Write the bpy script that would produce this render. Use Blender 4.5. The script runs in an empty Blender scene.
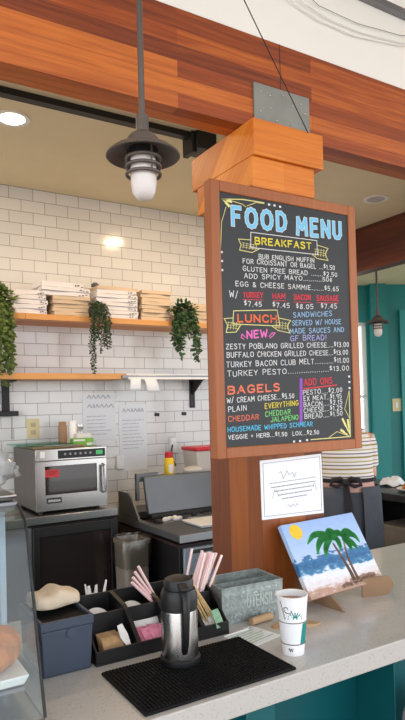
import bpy, math, random
from mathutils import Vector, Matrix
R = math.radians
C = bpy.context.scene.collection
SC = bpy.context.scene
random.seed(7)

# ------------------------------------------------------------------ camera
cd = bpy.data.cameras.new('camera'); cam = bpy.data.objects.new('camera', cd); C.objects.link(cam)
cd.sensor_fit = 'VERTICAL'; cd.sensor_height = 36.0; cd.lens = 30.575; cd.shift_y = 0.051
cd.clip_start = 0.05
yaw, pitch, roll = R(31.175), R(1.008), R(-1.554)
F = Vector((math.sin(yaw)*math.cos(pitch), math.cos(yaw)*math.cos(pitch), math.sin(pitch)))
RT = Vector((math.cos(yaw), -math.sin(yaw), 0)); UP = RT.cross(F)
R2 = RT*math.cos(roll) + UP*math.sin(roll); U2 = UP*math.cos(roll) - RT*math.sin(roll)
m = Matrix.Identity(4)
for i in range(3):
    m[i][0], m[i][1], m[i][2] = R2[i], U2[i], -F[i]
m.translation = (0, 0, 1.56)
cam.matrix_world = m
SC.camera = cam

# ------------------------------------------------------------------ world, sun, exposure
w = bpy.data.worlds.new('daylight'); SC.world = w; w.use_nodes = True
wn = w.node_tree; bg = wn.nodes['Background']; bg.inputs[1].default_value = 1.0
# bright daylight around the horizon (windows and street), dimmer overhead and below
wt = wn.nodes.new('ShaderNodeTexCoord'); wx = wn.nodes.new('ShaderNodeSeparateXYZ'); wn.links.new(wt.outputs['Generated'], wx.inputs[0])
wr = wn.nodes.new('ShaderNodeMapRange'); wr.inputs['From Min'].default_value = -1; wr.inputs['From Max'].default_value = 1; wn.links.new(wx.outputs['Z'], wr.inputs['Value'])
wc = wn.nodes.new('ShaderNodeValToRGB'); we = wc.color_ramp.elements
we[0].position = 0.0; we[0].color = (1.2, 1.1, 1.0, 1); we[1].position = 1.0; we[1].color = (0.7, 0.8, 1.0, 1)
for ps, cl in ((0.38, (1.2, 1.12, 1.04, 1)), (0.47, (2.0, 2.02, 2.06, 1)), (0.62, (2.3, 2.4, 2.5, 1)), (0.75, (1.0, 1.08, 1.2, 1))):
    k_ = we.new(ps); k_.color = cl
wn.links.new(wr.outputs[0], wc.inputs[0]); wn.links.new(wc.outputs['Color'], bg.inputs[0])
SC.view_settings.view_transform = 'Standard'; SC.view_settings.look = 'None'
SC.view_settings.gamma = 1.0; SC.view_settings.exposure = 0.3
try: SC.view_settings.use_curve_mapping = False
except Exception: pass

# ------------------------------------------------------------------ materials
def new_mat(name):
    mt = bpy.data.materials.new(name); mt.use_nodes = True
    nt = mt.node_tree; return mt, nt, nt.nodes['Principled BSDF']
def N(nt, kind, **kw):
    n = nt.nodes.new(kind)
    for k, v in kw.items():
        if hasattr(n, k): setattr(n, k, v)
        else: n.inputs[k].default_value = v
    return n
def srgb(r, g, b):
    f = lambda c: (c/255/12.92 if c/255 <= 0.04045 else ((c/255+0.055)/1.055)**2.4)
    return (f(r), f(g), f(b), 1)
def mat(name, rgb, rough=0.5, metal=0.0, var=0.0, scale=12.0, bump=0.0, bscale=60.0, spec=0.5, trans=0.0, stretch=(1, 1, 1)):
    mt, nt, p = new_mat(name); col = srgb(*rgb)
    p.inputs['Base Color'].default_value = col; p.inputs['Roughness'].default_value = rough; p.inputs['Metallic'].default_value = metal
    p.inputs['Specular IOR Level'].default_value = spec
    if trans: p.inputs['Transmission Weight'].default_value = trans
    tc = N(nt, 'ShaderNodeTexCoord'); mp = N(nt, 'ShaderNodeMapping'); mp.inputs['Scale'].default_value = stretch
    nt.links.new(tc.outputs['Object'], mp.inputs['Vector'])
    if var:
        nz = N(nt, 'ShaderNodeTexNoise'); nz.inputs['Scale'].default_value = scale; nz.inputs['Detail'].default_value = 4
        nt.links.new(mp.outputs['Vector'], nz.inputs['Vector'])
        cr = N(nt, 'ShaderNodeValToRGB')
        cr.color_ramp.elements[0].position = 0.3; cr.color_ramp.elements[1].position = 0.7
        cr.color_ramp.elements[0].color = tuple(c*(1-var) for c in col[:3])+(1,)
        cr.color_ramp.elements[1].color = tuple(min(1, c*(1+var)) for c in col[:3])+(1,)
        nt.links.new(nz.outputs['Fac'], cr.inputs['Fac']); nt.links.new(cr.outputs['Color'], p.inputs['Base Color'])
    if bump:
        nb = N(nt, 'ShaderNodeTexNoise'); nb.inputs['Scale'].default_value = bscale
        nt.links.new(mp.outputs['Vector'], nb.inputs['Vector'])
        bp = N(nt, 'ShaderNodeBump'); bp.inputs['Strength'].default_value = bump; bp.inputs['Distance'].default_value = 0.004
        nt.links.new(nb.outputs['Fac'], bp.inputs['Height']); nt.links.new(bp.outputs['Normal'], p.inputs['Normal'])
    return mt
def wood_mat(name, dark, mid, light, axis='X', lam=0.045, board=1.3, rough=0.45, knots=True, grain=1.0):
    """laminated timber: boards along AXIS, each its own tone, with grain and sparse knots"""
    mt, nt, p = new_mat(name); L = nt.links.new
    tc = N(nt, 'ShaderNodeTexCoord'); sx = N(nt, 'ShaderNodeSeparateXYZ'); L(tc.outputs['Object'], sx.inputs[0])
    cb = N(nt, 'ShaderNodeCombineXYZ'); a = {'X': ('X', 'Z'), 'Z': ('Z', 'X'), 'Y': ('Y', 'Z')}[axis]
    L(sx.outputs[a[0]], cb.inputs['X'])
    ad = N(nt, 'ShaderNodeMath', operation='ADD'); L(sx.outputs[a[1]], ad.inputs[0])
    m2 = N(nt, 'ShaderNodeMath', operation='MULTIPLY'); L(sx.outputs['Y' if axis != 'Y' else 'X'], m2.inputs[0]); m2.inputs[1].default_value = 1.0
    L(m2.outputs[0], ad.inputs[1]); L(ad.outputs[0], cb.inputs['Y'])
    br = N(nt, 'ShaderNodeTexBrick'); L(cb.outputs[0], br.inputs['Vector']); br.offset = 0.37; br.offset_frequency = 2
    br.inputs['Color1'].default_value = (0, 0, 0, 1); br.inputs['Color2'].default_value = (1, 1, 1, 1); br.inputs['Mortar'].default_value = (.25, .25, .25, 1)
    br.inputs['Scale'].default_value = 1; br.inputs['Mortar Size'].default_value = 0.0006; br.inputs['Brick Width'].default_value = board; br.inputs['Row Height'].default_value = lam
    mp = N(nt, 'ShaderNodeMapping'); mp.inputs['Scale'].default_value = (1.6, 38, 1); L(cb.outputs[0], mp.inputs['Vector'])
    nz = N(nt, 'ShaderNodeTexNoise'); nz.inputs['Scale'].default_value = 2.2; nz.inputs['Detail'].default_value = 6; nz.inputs['Distortion'].default_value = 0.6; L(mp.outputs[0], nz.inputs['Vector'])
    mx = N(nt, 'ShaderNodeMath', operation='MULTIPLY_ADD'); L(nz.outputs['Fac'], mx.inputs[0]); mx.inputs[1].default_value = 0.75*grain; 
    ms = N(nt, 'ShaderNodeMath', operation='MULTIPLY_ADD'); L(br.outputs['Color'], ms.inputs[0]); ms.inputs[1].default_value = 0.5; ms.inputs[2].default_value = -0.12+0.375*(1-grain)
    L(ms.outputs[0], mx.inputs[2])
    cr = N(nt, 'ShaderNodeValToRGB'); e = cr.color_ramp.elements
    e[0].position = 0.15; e[0].color = srgb(*dark); e[1].position = 0.8; e[1].color = srgb(*light); k = e.new(0.48); k.color = srgb(*mid)
    L(mx.outputs[0], cr.inputs['Fac']); out = cr.outputs['Color']
    if knots:
        mk = N(nt, 'ShaderNodeMapping'); mk.inputs['Scale'].default_value = (3.2, 9.0, 1); L(cb.outputs[0], mk.inputs['Vector'])
        vo = N(nt, 'ShaderNodeTexVoronoi'); vo.inputs['Scale'].default_value = 1.0; vo.inputs['Randomness'].default_value = 1.0; L(mk.outputs[0], vo.inputs['Vector'])
        rk = N(nt, 'ShaderNodeValToRGB'); rk.color_ramp.elements[0].position = 0.03; rk.color_ramp.elements[0].color = (0.12, 0.07, 0.05, 1); rk.color_ramp.elements[1].position = 0.1; rk.color_ramp.elements[1].color = (1, 1, 1, 1)
        L(vo.outputs['Distance'], rk.inputs['Fac'])
        mm = N(nt, 'ShaderNodeMix', data_type='RGBA', blend_type='MULTIPLY'); mm.inputs[0].default_value = 1.0
        L(out, mm.inputs[6]); L(rk.outputs['Color'], mm.inputs[7]); out = mm.outputs[2]
    L(out, p.inputs['Base Color']); p.inputs['Roughness'].default_value = rough
    bp = N(nt, 'ShaderNodeBump'); bp.inputs['Strength'].default_value = 0.12; bp.inputs['Distance'].default_value = 0.002
    L(nz.outputs['Fac'], bp.inputs['Height']); L(bp.outputs['Normal'], p.inputs['Normal'])
    return mt
def tile_mat():
    mt, nt, p = new_mat('white_subway_tile'); L = nt.links.new
    tc = N(nt, 'ShaderNodeTexCoord'); sx = N(nt, 'ShaderNodeSeparateXYZ'); L(tc.outputs['Object'], sx.inputs[0])
    ax = N(nt, 'ShaderNodeMath', operation='ADD'); ax.inputs[1].default_value = -0.8878+0.1524*40; L(sx.outputs['X'], ax.inputs[0])
    az = N(nt, 'ShaderNodeMath', operation='ADD'); az.inputs[1].default_value = -2.911+0.0762*80; L(sx.outputs['Z'], az.inputs[0])
    cb = N(nt, 'ShaderNodeCombineXYZ'); L(ax.outputs[0], cb.inputs['X']); L(az.outputs[0], cb.inputs['Y'])
    br = N(nt, 'ShaderNodeTexBrick'); L(cb.outputs[0], br.inputs['Vector']); br.offset = 0.5
    br.inputs['Scale'].default_value = 1; br.inputs['Brick Width'].default_value = 0.1524; br.inputs['Row Height'].default_value = 0.0762
    br.inputs['Mortar Size'].default_value = 0.0017; br.inputs['Mortar Smooth'].default_value = 0.15
    br.inputs['Color1'].default_value = srgb(232, 231, 229); br.inputs['Color2'].default_value = srgb(222, 221, 220); br.inputs['Mortar'].default_value = srgb(138, 134, 128)
    L(br.outputs['Color'], p.inputs['Base Color'])
    mr = N(nt, 'ShaderNodeMapRange'); mr.inputs['To Min'].default_value = 0.12; mr.inputs['To Max'].default_value = 0.8; L(br.outputs['Fac'], mr.inputs['Value']); L(mr.outputs[0], p.inputs['Roughness'])
    nz = N(nt, 'ShaderNodeTexNoise'); nz.inputs['Scale'].default_value = 9; L(tc.outputs['Object'], nz.inputs['Vector'])
    sb = N(nt, 'ShaderNodeMath', operation='MULTIPLY_ADD'); L(br.outputs['Fac'], sb.inputs[0]); sb.inputs[1].default_value = -1.0; L(nz.outputs['Fac'], sb.inputs[2])
    bp = N(nt, 'ShaderNodeBump'); bp.inputs['Strength'].default_value = 0.25; bp.inputs['Distance'].default_value = 0.002; L(sb.outputs[0], bp.inputs['Height']); L(bp.outputs['Normal'], p.inputs['Normal'])
    return mt
def quartz_mat():
    mt, nt, p = new_mat('speckled_quartz'); L = nt.links.new
    tc = N(nt, 'ShaderNodeTexCoord'); vo = N(nt, 'ShaderNodeTexVoronoi'); vo.inputs['Scale'].default_value = 320; L(tc.outputs['Object'], vo.inputs['Vector'])
    cr = N(nt, 'ShaderNodeValToRGB'); e = cr.color_ramp.elements; e[0].position = 0.0; e[0].color = srgb(166, 162, 158); e[1].position = 0.12; e[1].color = srgb(188, 184, 179)
    sp = N(nt, 'ShaderNodeSeparateColor'); L(vo.outputs['Color'], sp.inputs[0])
    L(sp.outputs[0], cr.inputs['Fac'])
    L(cr.outputs['Color'], p.inputs['Base Color']); p.inputs['Roughness'].default_value = 0.16
    return mt
def glass_mat(name, tint=(0.92, 0.96, 0.95), refl=0.10, rough=0.02):
    mt = bpy.data.materials.new(name); mt.use_nodes = True; nt = mt.node_tree; L = nt.links.new
    nt.nodes.remove(nt.nodes['Principled BSDF']); o = nt.nodes['Material Output']
    t = N(nt, 'ShaderNodeBsdfTransparent'); t.inputs[0].default_value = tint+(1,)
    g = N(nt, 'ShaderNodeBsdfGlossy'); g.inputs['Roughness'].default_value = rough
    lw = N(nt, 'ShaderNodeLayerWeight'); lw.inputs['Blend'].default_value = 0.25
    ad = N(nt, 'ShaderNodeMath', operation='MULTIPLY_ADD'); ad.inputs[1].default_value = 0.28; ad.inputs[2].default_value = refl; L(lw.outputs['Fresnel'], ad.inputs[0])
    mx = N(nt, 'ShaderNodeMixShader'); L(ad.outputs[0], mx.inputs[0]); L(t.outputs[0], mx.inputs[1]); L(g.outputs[0], mx.inputs[2]); L(mx.outputs[0], o.inputs[0])
    return mt
def emit_mat(name, rgb, strength):
    mt, nt, p = new_mat(name); p.inputs['Base Color'].default_value = srgb(*rgb)
    p.inputs['Emission Color'].default_value = srgb(*rgb); p.inputs['Emission Strength'].default_value = strength
    return mt
def stripe_mat(name, bands, axis='Z', period=0.1, rough=0.9):
    """bands: [(start 0..1, rgb)] repeating along the object's AXIS"""
    mt, nt, p = new_mat(name); L = nt.links.new
    tc = N(nt, 'ShaderNodeTexCoord'); sx = N(nt, 'ShaderNodeSeparateXYZ'); L(tc.outputs['Object'], sx.inputs[0])
    d = N(nt, 'ShaderNodeMath', operation='DIVIDE'); L(sx.outputs[axis], d.inputs[0]); d.inputs[1].default_value = period
    fr = N(nt, 'ShaderNodeMath', operation='FRACT'); L(d.outputs[0], fr.inputs[0])
    cr = N(nt, 'ShaderNodeValToRGB'); cr.color_ramp.interpolation = 'CONSTANT'; e = cr.color_ramp.elements
    e[0].position = 0; e[0].color = srgb(*bands[0][1]); e[1].position = bands[1][0]; e[1].color = srgb(*bands[1][1])
    for s, c in bands[2:]: k = e.new(s); k.color = srgb(*c)
    L(fr.outputs[0], cr.inputs['Fac']); L(cr.outputs['Color'], p.inputs['Base Color']); p.inputs['Roughness'].default_value = rough
    return mt

M = {}
M['tile'] = tile_mat(); M['quartz'] = quartz_mat()
M['beam'] = wood_mat('glulam_timber', (96, 38, 14), (154, 70, 24), (200, 110, 42), 'X', 0.052, 1.5)
M['beam_y'] = wood_mat('dark_timber', (66, 26, 16), (92, 40, 24), (112, 54, 32), 'Y', 0.06, 2.5, knots=False)
M['post'] = wood_mat('shaded_post_timber', (88, 40, 12), (126, 62, 16), (158, 86, 26), 'Z', 0.11, 4.0, grain=0.7)  # post shaft, its shading put into the darker colours
M['cap'] = wood_mat('lit_post_timber', (160, 80, 20), (206, 114, 30), (232, 146, 54), 'X', 0.13, 3.0, grain=0.6)  # lit copy of the post timber, brighter light put into its colour
M['frame'] = wood_mat('cedar_frame', (136, 74, 36), (166, 96, 50), (184, 114, 66), 'Z', 0.5, 4.0, knots=False, grain=0.5)
M['shelf'] = wood_mat('pine_shelf', (176, 112, 50), (206, 140, 70), (224, 162, 92), 'X', 0.2, 5.0, knots=False, grain=0.6)
M['white_paint'] = mat('white_paint', (238, 236, 230), 0.8, var=0.02, scale=3)
M['tan_paint'] = mat('tan_paint', (230, 214, 178), 0.7, var=0.03, scale=4)
M['cream_paint'] = mat('cream_paint', (226, 216, 178), 0.8, var=0.03, scale=4)
M['teal'] = mat('teal_paint', (16, 124, 122), 0.5, var=0.06, scale=3)
M['teal_trim'] = mat('teal_trim_paint', (36, 140, 138), 0.45, var=0.04, scale=3)
M['teal_base'] = mat('teal_counter_panel', (0, 88, 94), 0.45, var=0.08, scale=5)
M['floor'] = mat('brown_floor', (150, 132, 114), 0.6, var=0.15, scale=6)
M['black'] = mat('black_plastic', (14, 14, 17), 0.45, var=0.1, scale=20)
M['black_matte'] = mat('black_rubber', (9, 9, 12), 0.75, var=0.1, scale=30, spec=0.25)
M['black_metal'] = mat('black_metal', (38, 38, 40), 0.45, 0.4, var=0.1)
M['bronze'] = mat('bronze_metal', (96, 86, 80), 0.5, 0.3, var=0.15, scale=18)
M['steel'] = mat('brushed_steel', (186, 184, 182), 0.24, 1.0)
M['steel_h'] = mat('brushed_steel_flat', (172, 172, 174), 0.33, 1.0, var=0.08, scale=8, stretch=(1, 30, 30))
M['steel_dark'] = mat('dull_steel', (132, 132, 136), 0.4, 0.9, var=0.1, scale=5)
M['hood_steel'] = mat('hood_steel', (104, 106, 110), 0.42, 0.6, var=0.08, scale=5); M['edge_steel'] = mat('edge_steel', (182, 186, 190), 0.35, 0.3)
M['casing'] = mat('dark_casing', (96, 90, 86), 0.4, 0.5, var=0.08)
M['steel_blue'] = mat('steel_panel', (150, 162, 176), 0.38, 0.25, var=0.05, scale=4)
M['plate'] = mat('grey_steel_plate', (140, 142, 136), 0.5, 0.4, var=0.08, scale=14)
M['galv'] = mat('galvanised_tin', (150, 160, 158), 0.5, 0.45, var=0.28, scale=60, bump=0.4, bscale=120)
M['galv_light'] = mat('embossed_tin', (178, 190, 186), 0.5, 0.35, var=0.15, scale=90)
M['cloth_white'] = mat('white_cotton', (236, 231, 232), 0.95, var=0.03, scale=20, bump=0.3, bscale=40)
M['cloth_tan'] = mat('tan_cotton', (218, 194, 166), 0.95, var=0.05, scale=20, bump=0.3, bscale=40)
M['print'] = mat('dark_print', (92, 92, 100), 0.9, var=0.3, scale=60)
M['burlap'] = mat('beige_cloth', (214, 196, 172), 0.95, var=0.06, scale=40, bump=0.3, bscale=90)
M['leaf_a'] = mat('leaf_olive_green', (84, 104, 44), 0.6, var=0.35, scale=30)
M['leaf_b'] = mat('leaf_dark_green', (40, 62, 36), 0.6, var=0.35, scale=30)
M['leaf_c'] = mat('leaf_mid_green', (46, 76, 40), 0.6, var=0.35, scale=30)
M['stem'] = mat('plant_stem', (58, 66, 34), 0.8)
M['terracotta'] = mat('grey_pot', (120, 112, 100), 0.8, var=0.1)
M['chalkboard'] = mat('chalkboard', (33, 35, 39), 0.5, var=0.1, scale=6)
M['paper'] = mat('white_paper', (232, 233, 236), 0.7, var=0.01)
M['paper_grey'] = mat('laminated_paper', (232, 234, 238), 0.25, var=0.02)
M['ink'] = mat('grey_ink', (146, 148, 158), 0.8)
M['ink_pale'] = mat('pale_ink', (172, 174, 180), 0.6)
M['ink_dark'] = mat('dark_ink', (60, 56, 60), 0.8)
M['white_plastic'] = mat('white_plastic', (236, 236, 234), 0.4)
M['clear_plastic'] = mat('cloudy_plastic', (196, 190, 184), 0.35, var=0.08, scale=6)
M['red'] = mat('red_plastic', (196, 30, 42), 0.4)
M['red_label'] = mat('red_label', (206, 48, 56), 0.5)
M['yellow'] = mat('yellow_plastic', (238, 200, 24), 0.4)
M['green'] = mat('green_card', (116, 176, 62), 0.6, var=0.05)
M['cardboard'] = mat('brown_cardboard', (146, 116, 90), 0.9, var=0.08, scale=20)
M['kraft'] = mat('kraft_paper', (182, 150, 116), 0.9, var=0.1, scale=20)
M['navy'] = mat('slate_blue_plastic', (58, 68, 86), 0.5, var=0.08, scale=8)
M['skin'] = mat('skin', (222, 164, 146), 0.55, var=0.04, scale=10)
M['hair'] = mat('brown_hair', (70, 48, 36), 0.6, var=0.2, scale=60)
M['apron'] = mat('charcoal_apron', (74, 78, 86), 0.9, var=0.12, scale=9, bump=0.3, bscale=20)
M['waistband'] = mat('pink_waistband', (206, 160, 150), 0.9)
M['apron_tie'] = mat('dark_apron_tie', (40, 36, 40), 0.9)
M['shirt'] = stripe_mat('striped_knit', [(0, (226, 218, 216)), (0.26, (150, 134, 66)), (0.40, (228, 222, 220)), (0.60, (120, 106, 112)), (0.70, (232, 226, 222)), (0.90, (172, 156, 92))], 'Z', 0.068)
M['dark_wood'] = mat('dark_counter', (52, 54, 58), 0.35, var=0.1)
M['dark_glass'] = mat('dark_glass', (44, 36, 36), 0.06, spec=0.7)  # brown-red reflection of the cooler door is put into this base colour
M['dark_interior'] = mat('dark_interior', (50, 30, 28), 0.6, var=0.4, scale=9)
M['glass'] = glass_mat('case_glass', (0.93, 0.96, 0.96), 0.03); M['glass_green'] = glass_mat('green_edge_glass', (0.55, 0.85, 0.75), 0.1)
M['liner'] = glass_mat('plastic_liner', (0.80, 0.79, 0.76), 0.10, 0.3)
M['frosted'] = mat('frosted_globe', (214, 206, 204), 0.2)
M['lamp_disc'] = emit_mat('lamp_disc', (255, 240, 214), 9.0)
M['crust'] = mat('golden_crust', (180, 106, 42), 0.6, var=0.35, scale=26, bump=0.5, bscale=60)
M['straw'] = stripe_mat('pink_straw_wrap', [(0, (244, 226, 224)), (0.55, (234, 186, 188))], 'X', 0.004, 0.6)
M['stick'] = mat('birch_stick', (206, 176, 128), 0.8, var=0.12, scale=40)
M['pink_packet'] = mat('pink_packet', (214, 130, 160), 0.6, var=0.25, scale=60)
M['white_packet'] = mat('white_packet', (226, 222, 222), 0.6, var=0.06, scale=60)
M['yellow_packet'] = mat('yellow_packet', (222, 182, 50), 0.6, var=0.1, scale=60)
M['green_packet'] = mat('mint_packet', (132, 172, 140), 0.6, var=0.2, scale=80)
M['tea_packet'] = mat('tan_packet', (176, 140, 98), 0.6, var=0.25, scale=60)
M['coffee'] = mat('brown_coffee', (150, 112, 82), 0.3)
M['cup_teal'] = mat('cup_teal', (0, 130, 126), 0.6); M['cup_line'] = mat('cup_brown_line', (92, 74, 60), 0.7)
M['beige_board'] = mat('beige_board', (196, 180, 148), 0.7, var=0.06)
M['brown_board'] = mat('brown_board', (150, 118, 92), 0.7, var=0.1, scale=8)
M['outlet'] = mat('ivory_plastic', (224, 208, 160), 0.5)
M['bin'] = mat('grey_bin', (140, 132, 122), 0.6, var=0.08)
M['bag_grey'] = mat('grey_canvas', (132, 130, 132), 0.95, var=0.1, scale=20, bump=0.3)
CH = {'white': (222, 222, 222), 'yellow': (226, 208, 70), 'red': (216, 60, 74), 'orange': (228, 108, 66), 'pink': (226, 112, 186), 'blue': (150, 186, 222), 'lavender': (170, 170, 220),
      'salmon': (226, 118, 92), 'green': (124, 206, 118), 'cyan': (92, 190, 226), 'purple': (146, 84, 180), 'title': (120, 190, 226), 'cream': (226, 216, 140)}
for k, v in CH.items(): M['chalk_'+k] = mat('chalk_'+k, v, 0.9)

# ------------------------------------------------------------------ mesh helpers
class MB:
    def __init__(s): s.v = []; s.f = []
    def add(s, vs, fs):
        o = len(s.v); s.v += [tuple(v) for v in vs]; s.f += [tuple(i+o for i in f) for f in fs]; return s
    def box(s, x0, x1, y0, y1, z0, z1):
        return s.add([(x0,y0,z0),(x1,y0,z0),(x1,y1,z0),(x0,y1,z0),(x0,y0,z1),(x1,y0,z1),(x1,y1,z1),(x0,y1,z1)],
                     [(0,3,2,1),(4,5,6,7),(0,1,5,4),(1,2,6,5),(2,3,7,6),(3,0,4,7)])
    def hexa(s, b, t):
        """bottom 4 and top 4 corners, both counter-clockwise from above"""
        return s.add(list(b)+list(t), [(0,3,2,1),(4,5,6,7),(0,1,5,4),(1,2,6,5),(2,3,7,6),(3,0,4,7)])
    def obox(s, c, sz, rot):
        c = Vector(c); h = [x/2 for x in sz]
        vs = [c + rot @ Vector((x*h[0], y*h[1], z*h[2])) for z in (-1,1) for x, y in ((-1,-1),(1,-1),(1,1),(-1,1))]
        return s.hexa(vs[:4], vs[4:])
    def loft(s, rings, cap=True):
        n = len(rings[0]); o = [v for r in rings for v in r]; fs = []
        for i in range(len(rings)-1):
            for j in range(n):
                a, b = i*n+j, i*n+(j+1) % n; fs.append((a, b, b+n, a+n))
        if cap: fs += [tuple(range(n-1, -1, -1)), tuple((len(rings)-1)*n+j for j in range(n))]
        return s.add(o, fs)
    def lathe(s, prof, n=32, c=(0,0,0), cap=True, ax=None):
        rings = []
        for r, z in prof:
            ring = [Vector((r*math.cos(2*math.pi*j/n), r*math.sin(2*math.pi*j/n), z)) for j in range(n)]
            if ax is not None: ring = [ax @ v for v in ring]
            rings.append([v + Vector(c) for v in ring])
        return s.loft(rings, cap)
    def cyl(s, p0, p1, r0, r1=None, n=16):
        p0, p1 = Vector(p0), Vector(p1); q = (p1-p0).to_track_quat('Z', 'Y').to_matrix(); L = (p1-p0).length
        return s.lathe([(r0, 0), (r0 if r1 is None else r1, L)], n, p0, True, q)
    def tube(s, pts, r, n=8):
        pts = [Vector(p) for p in pts]; rings = []; rr = r if hasattr(r, '__len__') else [r]*len(pts)
        up = None
        for i, p in enumerate(pts):
            d = (pts[min(i+1, len(pts)-1)] - pts[max(i-1, 0)]).normalized()
            if up is None: up = d.orthogonal().normalized()
            up = (up - d*up.dot(d)); up = up.normalized() if up.length > 1e-6 else d.orthogonal().normalized()
            sd = d.cross(up)
            rings.append([p + (up*math.cos(2*math.pi*j/n) + sd*math.sin(2*math.pi*j/n))*rr[i] for j in range(n)])
        return s.loft(rings)
    def prism(s, poly, axis, a, b):
        """poly of 2D points extruded along AXIS from a to b (X: poly is (y,z); Y: (x,z); Z: (x,y))"""
        f = {'X': lambda p, t: (t, p[0], p[1]), 'Y': lambda p, t: (p[0], t, p[1]), 'Z': lambda p, t: (p[0], p[1], t)}[axis]
        return s.loft([[f(p, a) for p in poly], [f(p, b) for p in poly]])
    def build(s, name, mt, parent=None, smooth=True, bevel=0, seg=2, ang=35):
        me = bpy.data.meshes.new(name); me.from_pydata(s.v, [], s.f)
        import bmesh
        bm = bmesh.new(); bm.from_mesh(me); bmesh.ops.recalc_face_normals(bm, faces=bm.faces); bm.to_mesh(me); bm.free()
        me.materials.append(M[mt] if isinstance(mt, str) else mt)
        if smooth:
            me.polygons.foreach_set('use_smooth', [True]*len(me.polygons)); me.set_sharp_from_angle(angle=R(ang))
        o = bpy.data.objects.new(name, me); C.objects.link(o)
        if parent is not None: o.parent = parent
        if bevel:
            b = o.modifiers.new('bevel', 'BEVEL'); b.width = bevel; b.segments = seg; b.limit_method = 'ANGLE'; b.angle_limit = R(40)
        return o
def tag(o, label, cat, group=None, kind=None):
    o['label'] = label; o['category'] = cat
    if group: o['group'] = group
    if kind: o['kind'] = kind
    return o
def thing(name, label, cat, loc=(0,0,0), rotz=0, group=None):
    o = bpy.data.objects.new(name, None); C.objects.link(o); o.location = loc; o.rotation_euler = (0,0,rotz); o.empty_display_size = 0.05
    return tag(o, label, cat, group)
def struct(o): o['kind'] = 'structure'; return o
def copy_thing(r, loc=None, rot=None, scale=None, label=None, group=None):
    c = r.copy(); C.objects.link(c)
    for ch in list(r.children):
        d = ch.copy(); C.objects.link(d); d.parent = c
        for g in list(ch.children):
            e = g.copy(); C.objects.link(e); e.parent = d
    if loc is not None: c.location = loc
    if rot is not None: c.rotation_euler = rot
    if scale is not None: c.scale = scale
    if label: c['label'] = label
    if group: c['group'] = group
    return c

# ------------------------------------------------------------------ the setting
struct(MB().box(-2.5, 7.5, -2.5, 8, -0.1, 0).build('floor', 'floor', smooth=False))
struct(MB().box(-2.5, 3.95, 3.88, 4.0, 0, 2.989).build('wall_back', 'tile', smooth=False))
struct(MB().box(-2.5, 3.82, 1.76, 4.0, 2.989, 3.1).build('ceiling_kitchen', 'tan_paint', smooth=False))
struct(MB().box(3.825, 7.5, 1.76, 8, 2.87, 3.1).build('ceiling_side_room', 'cream_paint', smooth=False))
struct(MB().box(-2.5, 7.5, -1.2, 1.66, 3.25, 3.35).build('ceiling_front', 'white_paint', smooth=False))
struct(MB().box(-2.5, 7.5, 1.662, 1.758, 2.827, 3.25).build('wall_upper', 'white_paint', smooth=False))
# teal wall of the side room, running obliquely, with a tall window
WP = Vector((5.087, 4.853, 0)); WD = Vector((0.855, -0.519, 0)).normalized(); WN = Vector((WD.y, -WD.x, 0))   # WN points to the viewer
if WN.dot(Vector((-5, -4.8, 0))) < 0: WN = -WN
def wbox(mb, s0, s1, d0, d1, z0, z1):
    """box along the oblique wall: s along it, d out of it towards the room"""
    q = lambda s, d, z: WP + WD*s + WN*d + Vector((0,0,z))
    b = [q(s0,d0,z0), q(s1,d0,z0), q(s1,d1,z0), q(s0,d1,z0)]; t = [v+Vector((0,0,z1-z0)) for v in b]
    return mb.hexa(b, t)
wm = MB(); wbox(wm, -2.2, -0.75, -0.12, 0, 0, 2.87); wbox(wm, -0.75, 0.0, -0.12, 0, 2.46, 2.87); wbox(wm, -0.75, 0.0, -0.12, 0, 0, 0.85); wbox(wm, 0.0, 2.4, -0.12, 0, 0, 2.87)
struct(wm.build('wall_teal', 'teal', smooth=False))
struct(wbox(MB(), 0.03, 0.21, 0, 0.09, 0, 2.87).build('trim_1', 'teal', smooth=False))
tm = MB(); wbox(tm, 0.36, 0.44, 0, 0.05, 0, 2.58); wbox(tm, 0.44, 0.9, 0, 0.015, 0, 2.5); wbox(tm, 0.44, 0.9, 0, 0.05, 2.5, 2.58)
struct(tm.build('trim_2', 'teal_trim', smooth=False))
wf = MB()
for s0, s1, z0, z1 in ((-0.75, -0.71, 0.85, 2.46), (-0.04, 0.0, 0.85, 2.46), (-0.75, 0, 2.42, 2.46), (-0.75, 0, 0.85, 0.9), (-0.75, 0, 1.62, 1.65), (-0.4, -0.37, 0.85, 2.42)):
    wbox(wf, s0, s1, -0.08, -0.03, z0, z1)
win = struct(wf.build('window_1', 'white_paint', smooth=False))
wbox(MB(), -0.72, -0.03, -0.06, -0.055, 0.88, 2.44).build('pane', 'glass', win, smooth=False)
bk = MB()
for i in range(7): wbox(bk, -0.7+i*0.1, -0.685+i*0.1, -0.40, -0.385, 0.6, 1.75)
for z in (1.2, 1.45, 1.75): wbox(bk, -0.75, 0.0, -0.40, -0.385, z, z+0.02)
tag(bk.build('metal_railing', 'black_metal', smooth=False), 'thin dark railing seen outside through the tall window', 'railing')
sw = thing('light_switch', 'ivory switch plate on the teal wall', 'light switch', WP+WD*0.31+Vector((0,0,1.53)))
def wl(mb, s0, s1, d0, d1, z0, z1):
    q = lambda s, d, z: WD*s + WN*d + Vector((0,0,z))
    b = [q(s0,d0,z0), q(s1,d0,z0), q(s1,d1,z0), q(s0,d1,z0)]; return mb.hexa(b, [v+Vector((0,0,z1-z0)) for v in b])
wl(MB(), -0.047, 0.047, 0.0, 0.01, -0.07, 0.07).build('plate', 'outlet', sw, smooth=False)
wl(MB(), -0.012, 0.012, 0.01, 0.018, -0.03, 0.03).build('rocker', 'white_plastic', sw, smooth=False)

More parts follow.
